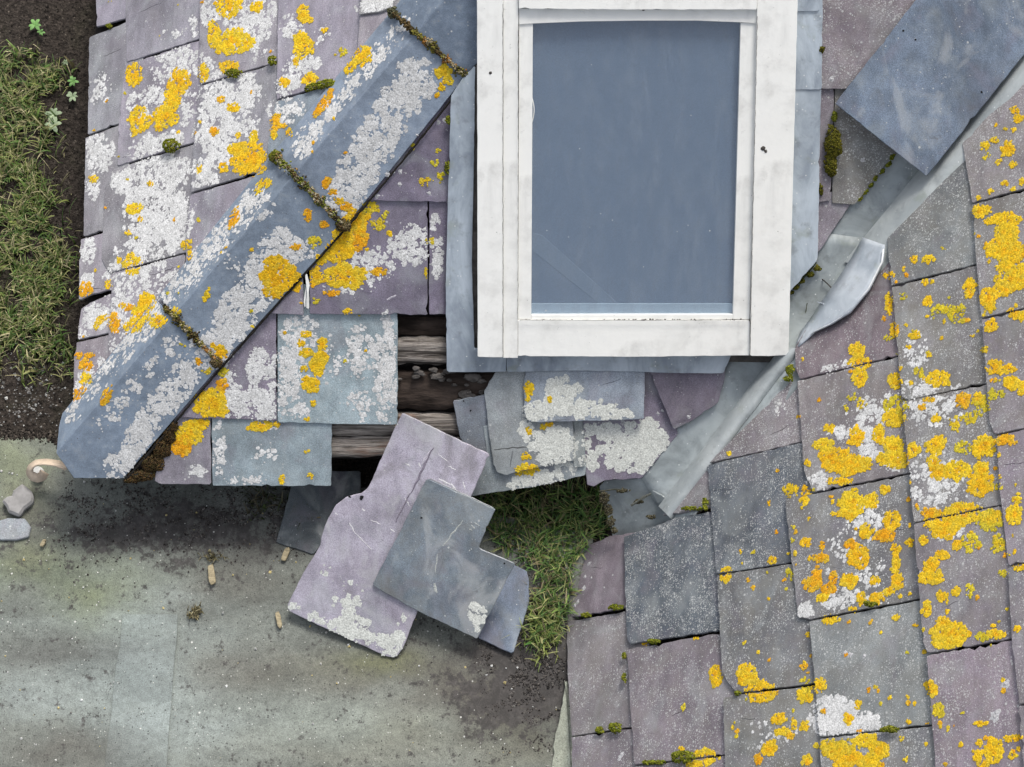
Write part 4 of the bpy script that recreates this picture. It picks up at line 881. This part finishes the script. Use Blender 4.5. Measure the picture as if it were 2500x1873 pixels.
for a in [(1505, 1483, 18, 7), (1431, 1502, 14, 5), (1596, 1566, 16, 6), (1503, 1777, 16, 12), (1465, 1783, 10, 8), (1668, 1849, 26, 14), (1801, 1692, 6, 5), (1524, 1655, 5, 10), (1524, 1600, 4, 8), (1596, 1862, 30, 5), (2125, 1475, 18, 6), (2172, 1781, 24, 7), (1722, 1229, 6, 14), (1694, 1241, 30, 4), (1930, 905, 10, 14), (1925, 925, 12, 6)]: clump('moss_clump', *a, SIDE)
for i in range(6): clump('moss_clump', 1995-17*i+random.uniform(-4, 4), 655+15*i, 9, 6, VAL, DM, base=FRONT, hh=.016)
def rope(pts, hw, base_list, pal, step=3.2):
    key = ('rope', random.random())
    for i in range(len(pts)-1):
        a_, b_ = pts[i], pts[i+1]; L_ = math.hypot(b_[0]-a_[0], b_[1]-a_[1]); n = int(L_/step)
        nx, ny = -(b_[1]-a_[1])/L_, (b_[0]-a_[0])/L_
        pl0, pl1 = base_list[i]
        for k in range(n):
            t = k/n; c = lerp2(a_, b_, t)
            for _ in range(7):
                wv = hw*max(.35, .95+1.1*noise.noise((c[0]/26, c[1]/26, 3)))
                q = random.gauss(0, .42)*wv; p = pl0.hit(c[0]+nx*q, c[1]+ny*q).lerp(pl1.hit(c[0]+nx*q, c[1]+ny*q), t)
                m = noise.noise((c[0]/22, c[1]/22, 7.7)); col = Vector(pal[min(len(pal)-1, max(0, int((m+.6)/1.2*len(pal)+random.uniform(-1, 1))))]); kk = random.uniform(.5, 1.4)
                nn = (FRONT.n+LEFT.n+Vector((random.uniform(-.6, .6), random.uniform(-.6, .6), 0))).normalized()
                disc(key, p + nn*random.uniform(0, .010)*(1-abs(q)/(hw*1.6)), nn, random.uniform(.002, .0045), mulc(col, kk*1.2), mulc(col, kk*.6), .003, 5, .003)
    vs, fs, cs = BUF.pop(key); mesh_obj('mortar_joint', vs, fs, 'moss', ROOF, cols=cs)
FA, FL_, FR = FRONT.off(.046), LEFT.off(.028), FRONT.off(.030)
P1 = [(.13, .09, .04), (.08, .07, .03), (.20, .18, .04), (.36, .31, .20), (.36, .18, .05)]
P2 = [(.10, .08, .04), (.20, .22, .04), (.42, .38, .26), (.26, .17, .07), (.14, .15, .04)]
rope([(954, 28), (1015, 80), (1140, 188)], 10, [(FL_, FA), (FA, FR)], P1)
rope([(666, 373), (719, 427), (845, 556)], 13, [(FL_, FA), (FA, FR)], P2)
rope([(400, 747), (424, 771), (541, 892)], 9, [(FL_, FA), (FA, FR)], P1)
clump('moss_clump', 962, 32, 13, 13, ROOF, [(.12, .12, .07), (.07, .07, .04)], base=LEFT, hh=.032)
clump('moss_clump', 838, 550, 18, 16, ROOF, MB, hh=.026); clump('moss_clump', 676, 385, 16, 16, ROOF, MG+MB, base=LEFT, hh=.03); clump('moss_clump', 528, 884, 15, 12, ROOF, MB, hh=.03)
# brown mortar bedding under the lowest hip tile
for (u, v, rx, ry) in ((345, 1160, 34, 14), (372, 1130, 30, 24), (395, 1095, 24, 26), (412, 1062, 16, 22), (425, 1040, 10, 14), (320, 1170, 20, 8)): clump('mortar_bedding', u, v, rx, ry, ROOF, [(.075, .05, .025), (.05, .035, .02), (.11, .06, .02), (.06, .06, .02)], H=.012, hh=.014)

# scratches, chalk marks and delamination ridges on the slipped slates
def mark(name, px, wpx, col, rise=.0006):
    q = owner_at(*px[len(px)//2])
    if not q: return
    o_, pl_ = q; vs, fs, cs = [], [], []
    for i, p in enumerate(px):
        a_, b_ = px[max(i-1, 0)], px[min(i+1, len(px)-1)]; dx, dy = b_[0]-a_[0], b_[1]-a_[1]; l = math.hypot(dx, dy) or 1
        w_ = wpx*(.35+.65*math.sin(math.pi*(i+.4)/(len(px)-.2)))*random.uniform(.7, 1.3)
        for k, h in ((-1, -.0002), (0, rise), (1, -.0002)):
            vs.append(pl_.hit(p[0]-dy/l*w_*k, p[1]+dx/l*w_*k) + pl_.n*h); cs.append(mulc(col, random.uniform(.85, 1.1)))
        if i:
            b = 3*i
            for k in (0, 1): fs.append((b-3+k, b+k, b+k+1, b-2+k))
    mesh_obj(name, vs, fs, 'lichen', o_, cols=cs)
def wig(a, b, n=7, j=2.0): return [(a[0]+(b[0]-a[0])*i/n+random.uniform(-j, j), a[1]+(b[1]-a[1])*i/n+random.uniform(-j, j)) for i in range(n+1)]
def owner_at(u, v):
    s_ = top_at(u, v); return (s_[6], s_[5]) if s_ and s_[6] else None
for a_, b_, w_ in (((853, 1278), (866, 1300), 2.5), ((866, 1300), (908, 1343), 2.2), ((905, 1270), (930, 1280), 2), ((990, 1132), (1000, 1138), 4), ((1022, 1130), (1026, 1140), 3), ((1068, 1107), (1092, 1127), 2), ((1095, 1138), (1112, 1148), 3), ((1072, 1170), (1100, 1185), 5), ((1100, 1180), (1112, 1195), 6), ((1130, 1175), (1136, 1195), 3), ((988, 1215), (1000, 1235), 2.5), ((818, 1250), (824, 1258), 2.5), ((952, 1290), (965, 1300), 3), ((884, 1242), (890, 1248), 4)):
    mark('scratch', wig(a_, b_, 6, 1.2), w_*.7, (.66, .65, .66))
mark('ridge', wig((1058, 1092), (1002, 1205), 9, 1.5), 3, (.25, .225, .275), .002); mark('ridge', wig((1000, 1205), (966, 1275), 7, 1.5), 2.5, (.26, .235, .28), .002)
mark('ridge', wig((1050, 1100), (1030, 1135), 5, 1), 4, (.52, .49, .55), .002)
for a_, b_, w_ in (((1130, 1270), (1082, 1332), 3), ((1150, 1282), (1160, 1292), 3), ((1158, 1275), (1170, 1284), 2), ((1146, 1290), (1152, 1296), 2), ((1068, 1352), (1062, 1400), 2.5), ((1060, 1425), (1066, 1448), 6)):
    mark('scratch', wig(a_, b_, 7, 1.5), w_*.8, (.42, .44, .42))
for a_, b_, w_, c_ in (((1050, 1168), (1205, 1240), 1.6, (.55, .56, .57)), ((1172, 1341), (1254, 1375), 1.4, (.55, .56, .57))): mark('lit_broken_edge', wig(a_, b_, 16, .5), w_, c_)  # whitish broken edges, with the light on these upper edges painted in
mark('scratch', wig((945, 732), (968, 720), 4, 1), 3, (.5, .48, .53)); mark('scratch', wig((1205, 1097), (1300, 1090), 8, 2), 2.2, (.10, .105, .105)); mark('scratch', wig((1245, 1140), (1252, 1100), 5, 1), 1.5, (.14, .15, .16))
for _ in range(70):      # edges of split layers
    lf = random.random() < .55
    u, v = (random.uniform(200, 700), random.uniform(0, 700)) if lf else (random.uniform(1400, 2500), random.uniform(900, 1870))
    a_ = random.uniform(-.5, .2) if lf else random.uniform(-.5, .1); l_ = random.uniform(18, 60)
    if owner_at(u, v) and owner_at(u, v)[0] is (owner_at(u+l_*math.cos(a_), v+l_*math.sin(a_)) or [0])[0]:
        q = owner_at(u, v)[0]; c_ = q.color; kk = random.choice((.45, .6, 1.3)); mark('split_edge', wig((u, v), (u+l_*math.cos(a_), v+l_*math.sin(a_)), 7, 1.8), random.uniform(.8, 1.8), (c_[0]*kk, c_[1]*kk, c_[2]*kk), .0006)
for (u, v, rx, ry) in ((1476, 1215, 12, 14), (1486, 1245, 10, 14), (1492, 1275, 9, 12), (1500, 1296, 8, 6), (1560, 1225, 10, 5), (1520, 1198, 16, 4), (1590, 1262, 10, 4)): clump('soil_clump', u, v, rx, ry, VAL, [(.09, .08, .05), (.06, .05, .035), (.13, .13, .06), (.16, .15, .11)], H=.004, base=FRONT, hh=.010)
# nail holes, torn white strip
def hole(u, v, r, parent, pl_):
    key = ('hole', random.random()); disc(key, pl_.hit(u, v) + pl_.n*.0006, pl_.n, r*.001, (0, 0, 0), (0, 0, 0), .0002, 9, 0)
    vs, fs, cs = BUF.pop(key); mesh_obj('nail_hole', vs, fs, 'black_hole', parent)
def owner_at(u, v):
    s_ = top_at(u, v); return (s_[6], s_[5]) if s_ and s_[6] else None
for u, v, r in ((2205, 75, 2.6), (2235, 97, 2.6), (2397, 225, 2.6), (1132, 979, 2.6), (1149, 1003, 2.6), (1029, 1264, 3), (1231, 1376, 2.8), (884, 1214, 5.5), (854, 1213, 3), (881, 1218, 4)):
    q = owner_at(u, v)
    if q: hole(u, v, r, q[0], q[1])
wp = FRONT.off(.0225)
for px in ([(745, 668), (749, 668), (756, 695), (754, 712), (755, 755), (747, 752), (749, 715)], [(741, 735), (747, 700), (746, 750), (743, 748)]):
    vs, fs = slab([wp.hit(*q) for q in px], FRONT.n, .001, .0008, .0003, .008); mesh_obj('torn_strip', vs, fs, 'white_cladding', ROOF)

# ------------------------------------------------------------------ ground things
ch = 0
for (u, v, l, wd, a, lab) in ((697, 1352, 36, 14, 68, 'tan wood chip lying beside the dark slate under the eaves'), (516, 1403, 50, 17, -82, 'largest tan wood chip on the path, beside dry moss'), (680, 1513, 42, 13, -78, 'pale splinter lying left of the big purple slate'), (105, 1325, 20, 10, 60, 'small pale chip below the pale blue patch at the left edge')):
    ca, sa = math.cos(math.radians(a)), math.sin(math.radians(a)); q = []
    for x, y in ((-.5, -.4), (-.2, -.5), (.4, -.45), (.5, .2), (.3, .5), (-.45, .4)): q.append(hz(u+x*l*ca+y*wd*sa, v-x*l*sa+y*wd*ca, .026))
    vs, fs = slab(q, Vector((0, 0, 1)), .008, .001, .001, .01); tag(mesh_obj('wood_chip', vs, fs, 'chip_wood'), lab, 'wood chip', 'wood chips on the path')
q = [hz(a, b, .045) for a, b in ((5, 1222), (52, 1180), (78, 1198), (80, 1225), (60, 1240), (45, 1258), (20, 1250))]
vs, fs = slab(q, Vector((.1, -.1, 1)).normalized(), .03, .003, .006, .012); tag(mesh_obj('stone_shard', vs, fs, 'shard'), 'angular grey-purple stone shard on the path at the left edge', 'stone')
q = [hz(a, b, .022) for a, b in ((-30, 1280), (20, 1264), (60, 1266), (76, 1285), (70, 1310), (40, 1318), (-30, 1315))]
vs, fs = slab(q, Vector((0, 0, 1)), .012, .002, .002, .015); o = tag(mesh_obj('flat_stone', vs, fs, 'slate', color=(.29, .32, .345, .05)), 'flat pale blue stone set in the path at the left edge', 'stone'); o['grime'] = .3
# cream plastic strap curling out from under the hip tile
ST_ = empty('plastic_strap', hz(110, 1140, .0), 'cream plastic strap curling out from under the lowest hip tile', 'strap')
def strap():
    P = [(165, 1140, .13), (140, 1130, .125), (112, 1126, .12), (88, 1128, .11), (74, 1138, .10), (70, 1152, .09), (78, 1164, .08), (92, 1168, .075), (104, 1163, .07), (110, 1152, .07)]
    vs, fs = [], []; n = 27; c3 = []
    for i in range(n):
        t = i/(n-1)*(len(P)-1); k = min(int(t), len(P)-2); f = t-k; a_, b_ = P[k], P[k+1]
        c3.append(hz(a_[0]+(b_[0]-a_[0])*f, a_[1]+(b_[1]-a_[1])*f, a_[2]+(b_[2]-a_[2])*f))
    for i, p in enumerate(c3):
        d = (c3[min(i+1, n-1)]-c3[max(i-1, 0)]); d.z = 0; d.normalize(); o_ = Vector((-d.y, d.x, 0))
        wv = (o_*.35 + Vector((0, 0, 1))).normalized()*.008 + o_*.007
        vs += [p-wv, p+wv*.2+o_*.002, p+wv]
        if i:
            k = 3*i
            for q in (0, 1): fs.append((k-3+q, k+q, k+q+1, k-2+q))
    o = mesh_obj('band', vs, fs, 'cream_plastic', ST_, smooth=True); so = o.modifiers.new('thick', 'SOLIDIFY'); so.thickness = .004
    q = [hz(92+15*math.cos(i*.5236), 1151+13*math.sin(i*.5236), .045) for i in range(12)]
    vs, fs = slab(q, Vector((0, 0, 1)), .03, 0, .002); mesh_obj('end_cap', vs, fs, 'grey_plastic', ST_)
strap()

# crumbs of soil and grit
def crumbs(name, fn, n, pal, rr, z, label, cat):
    vs, fs, cs = [], [], []
    k = 0; tries = 0
    while k < n and tries < n*12:
        tries += 1; q = fn()
        if q is None: continue
        p = hz(q[0], q[1], z); r = rr[0]+(rr[1]-rr[0])*random.random()**2.5; c = mulc(random.choice(pal), random.uniform(.5, 1.5)); b = len(vs)
        a0 = random.uniform(0, 6.3)
        for dx, dy, dz in ((1, 0, 0), (0, 1, 0), (-1, 0, 0), (0, -1, 0), (0, 0, .8)):
            x, y = dx*math.cos(a0)-dy*math.sin(a0), dx*math.sin(a0)+dy*math.cos(a0); s_ = r*random.uniform(.6, 1.3)
            vs.append(p+Vector((x*s_, y*s_, dz*s_-.0008))); cs.append(c)
        for i in range(4): fs.append((b+i, b+(i+1) % 4, b+4))
        k += 1
    o = mesh_obj(name, vs, fs, 'soil', cols=cs, origin=Vector()); o['kind'] = 'stuff'; o['label'] = label; o['category'] = cat
    return o
SO = [(.035, .030, .026), (.02, .017, .015), (.06, .05, .042), (.10, .085, .07)]
def f1():
    u, v = random.uniform(-20, 240), random.uniform(-20, 1075)
    return (u, v) if noise.noise((u/90, v/90, 1)) > -.4 else None
crumbs('soil_crumbs', f1, 7000, SO, (.0015, .006), 0, 'dark crumbly soil along the left edge of the roof', 'soil')
def f2():
    if random.random() < .45: u, v = random.uniform(130, 900), random.gauss(1255, 60)
    else: u, v = random.gauss(1270, 95), random.gauss(1600, 150)
    if v < 1170 or u > 1400: return None
    m = noise.noise((u/60, v/40, 3))+.5*noise.noise((u/18, v/18, 9))
    return (u, v) if m > -.02 else None
crumbs('soil_debris', f2, 6500, [(.06, .054, .05), (.045, .04, .037), (.09, .08, .072), (.13, .12, .11)], (.0012, .004), .0135, 'dark soil and debris washed over the path under the eaves', 'soil')
def f3():
    u, v = random.uniform(0, 1390), random.uniform(1150, 1873); return (u, v)
crumbs('grit', f3, 300, [(.5, .5, .47), (.38, .37, .34), (.62, .62, .6), (.5, .42, .2)], (.0012, .0042), .0145, 'pale grit scattered over the path', 'grit')
def f5():
    u, v = random.gauss(70, 60), random.gauss(950, 70); return (u, v) if v < 1060 else None
crumbs('gravel', f5, 350, [(.30, .29, .27), (.2, .19, .18), (.45, .45, .43)], (.0015, .005), .002, 'small pale gravel in the soil at the left edge below the grass', 'gravel')

def f6():
    u = random.uniform(-60, 150); return (u, 1060+max(0, (u-100)*.35)+random.gauss(0, 6))
crumbs('soil_lip', f6, 1500, SO, (.002, .006), .0125, 'dark soil spilling over the upper edge of the path at the left', 'soil')
# grass
def grass(name, fn, n, ln, pal, label, zb=0.0, wid=.0018, arc=1.0):
    vs, fs, cs = [], [], []
    k = tries = 0
    while k < n and tries < n*10:
        tries += 1; q = fn()
        if q is None: continue
        k += 1; p = hz(q[0], q[1], zb); a = random.uniform(0, 6.283); Ln = random.uniform(*ln); lean = random.uniform(.25, 1.25)*arc
        d = Vector((math.cos(a), math.sin(a), 0)); sdv = Vector((-d.y, d.x, 0)); c = Vector(random.choice(pal))*random.uniform(.6, 1.35); b = len(vs); cur = p.copy(); S_ = 5; wk = random.choice((.6, .8, 1, 1.2, 1.7)); Ln = Ln*(1 if random.random() > .07 else .45); wk = wk*(1 if random.random() > .06 else 2.6); curl = random.uniform(-.5, .5)
        for i in range(S_+1):
            t = i/S_; w_ = wid*wk*(1-t*.85)*random.uniform(.8, 1.2); cc = c*(.55+.55*t)
            vs += [cur-sdv*w_, cur+sdv*w_]; cs += [cc, cc]
            el = 1.35 - lean*t*1.7; d2 = Matrix.Rotation(curl*t, 3, 'Z') @ d; cur = cur + (d2*math.cos(el) + Vector((0, 0, 1))*math.sin(el))*(Ln/S_)
            cur.z = max(cur.z, zb+.002)
            if i: j = b+2*i; fs.append((j-2, j-1, j+1, j))
    o = mesh_obj(name, vs, fs, 'grass', cols=cs, origin=Vector()); o['kind'] = 'stuff'; o['label'] = label; o['category'] = 'grass'
GP = [(.12, .185, .04), (.08, .145, .03), (.19, .22, .06), (.28, .28, .11), (.06, .12, .025), (.40, .36, .20), (.22, .20, .10)]
def g1():
    u, v = random.uniform(-260, 215), random.uniform(110, 960)
    edge = 95 + 70*noise.noise((v/120, 3, 3)) + (v-150)*.10
    if u > edge and random.random() > .25*max(0, 1-(u-edge)/60): return None
    if v > 780 and random.random() < (v-780)/170: return None
    if v < 190 and random.random() < (190-v)/80: return None
    m = noise.noise((u/55, v/55, 2))+.4*noise.noise((u/20, v/20, 8)); return (u, v) if m > -.12 or (m > -.3 and random.random() < .3) else None
grass('grass', g1, 14500, (.02, .065), GP, 'straggly yellow-green grass left of the roof')
GD = [(.06, .14, .03), (.045, .10, .025), (.10, .18, .04), (.15, .22, .05), (.26, .28, .10), (.20, .17, .09)]
def g2():
    u, v = random.uniform(1080, 1500), random.uniform(1195, 1620)
    if not inpoly(u, v, [(1190, 1200), (1460, 1190), (1495, 1290), (1440, 1330), (1395, 1380), (1388, 1490), (1350, 1540), (1300, 1590), (1312, 1490), (1318, 1400), (1215, 1330), (1140, 1260)]): return None
    m = noise.noise((u/40, v/40, 5)); return (u, v) if m > -.45 else None
grass('grass', g2, 2300, (.03, .085), GD, 'lush dark green grass under the broken eaves')
def g3():
    u, v = random.gauss(1322, 24), random.gauss(1525, 42); return (u, v) if 1440 < v < 1620 and u < 1385 else None
grass('grass', g3, 420, (.02, .055), [(.20, .24, .06), (.28, .28, .12), (.12, .17, .04)], 'tuft of yellowing grass beside the half buried blue slate', .012)
def g4():
    u, v = random.uniform(600, 860), random.gauss(1225, 18); return (u, v)
grass('grass', g4, 260, (.015, .05), [(.05, .07, .02), (.08, .07, .04)], 'thin dark weeds in the shade under the front eaves', .012)
def g5():
    c = random.choice(((515, 1360, 30, 12), (470, 1500, 14, 10), (480, 1490, 10, 8))); return (random.gauss(c[0], c[2]*.5), random.gauss(c[1], c[3]*.5))
grass('dry_moss', g5, 170, (.008, .025), [(.12, .10, .05), (.08, .07, .03), (.25, .22, .12)], 'dry brown moss tufts on the path', .013)
# seedlings
def seedling(u, v, s, label, pale=0):
    r = empty('seedling', hz(u, v, 0), label, 'weed', 'seedlings in the soil'); g = (.13, .26, .075) if not pale else (.26, .33, .20)
    tube('stem', [hz(u, v, 0), hz(u, v, .02)], .001, 'grass', r)
    bpy.data.objects[-1] if False else None
    for i in range(6):
        a = i*1.05+random.uniform(-.25, .25); L_ = s*random.uniform(.7, 1.1)*.001; d = Vector((math.cos(a), math.sin(a), 0)); sd_ = Vector((-d.y, d.x, 0)); p = hz(u, v, .02)
        vs = [p, p+d*L_*.4+sd_*L_*.24+Vector((0, 0, .004)), p+d*L_*.8+sd_*L_*.2+Vector((0, 0, .004)), p+d*L_+Vector((0, 0, .001)), p+d*L_*.8-sd_*L_*.2+Vector((0, 0, .004)), p+d*L_*.4-sd_*L_*.24+Vector((0, 0, .004)), p+d*L_*.5+Vector((0, 0, .007))]
        c = mulc(g, random.uniform(.75, 1.25)); mesh_obj('leaf', vs, [(0, 1, 6), (1, 2, 6), (2, 3, 6), (3, 4, 6), (4, 5, 6), (5, 0, 6)], 'grass', r, cols=[c]*7, smooth=True)
    for ch_ in r.children:
        if ch_.name.startswith('stem'):
            at = ch_.data.color_attributes.new('col', 'FLOAT_COLOR', 'POINT'); at.data.foreach_set('color', [.1, .16, .05, 1]*len(ch_.data.vertices))
seedling(86, 62, 20, 'bright green seedling, topmost in the dark soil at upper left')
seedling(101, 80, 13, 'small seedling touching the topmost green seedling')
seedling(178, 200, 20, 'green seedling close to the roof edge at upper left')
seedling(178, 236, 20, 'leafy seedling just below the one close to the roof edge', 1)
seedling(130, 280, 24, 'pale green seedling at the edge of the grass', 1)
seedling(128, 305, 26, 'broad pale seedling lowest on the edge of the grass', 1)
seedling(160, 153, 12, 'tiny pale seedling between the upper ones in the soil', 1)
sc.render.resolution_x, sc.render.resolution_y = 1024, 767
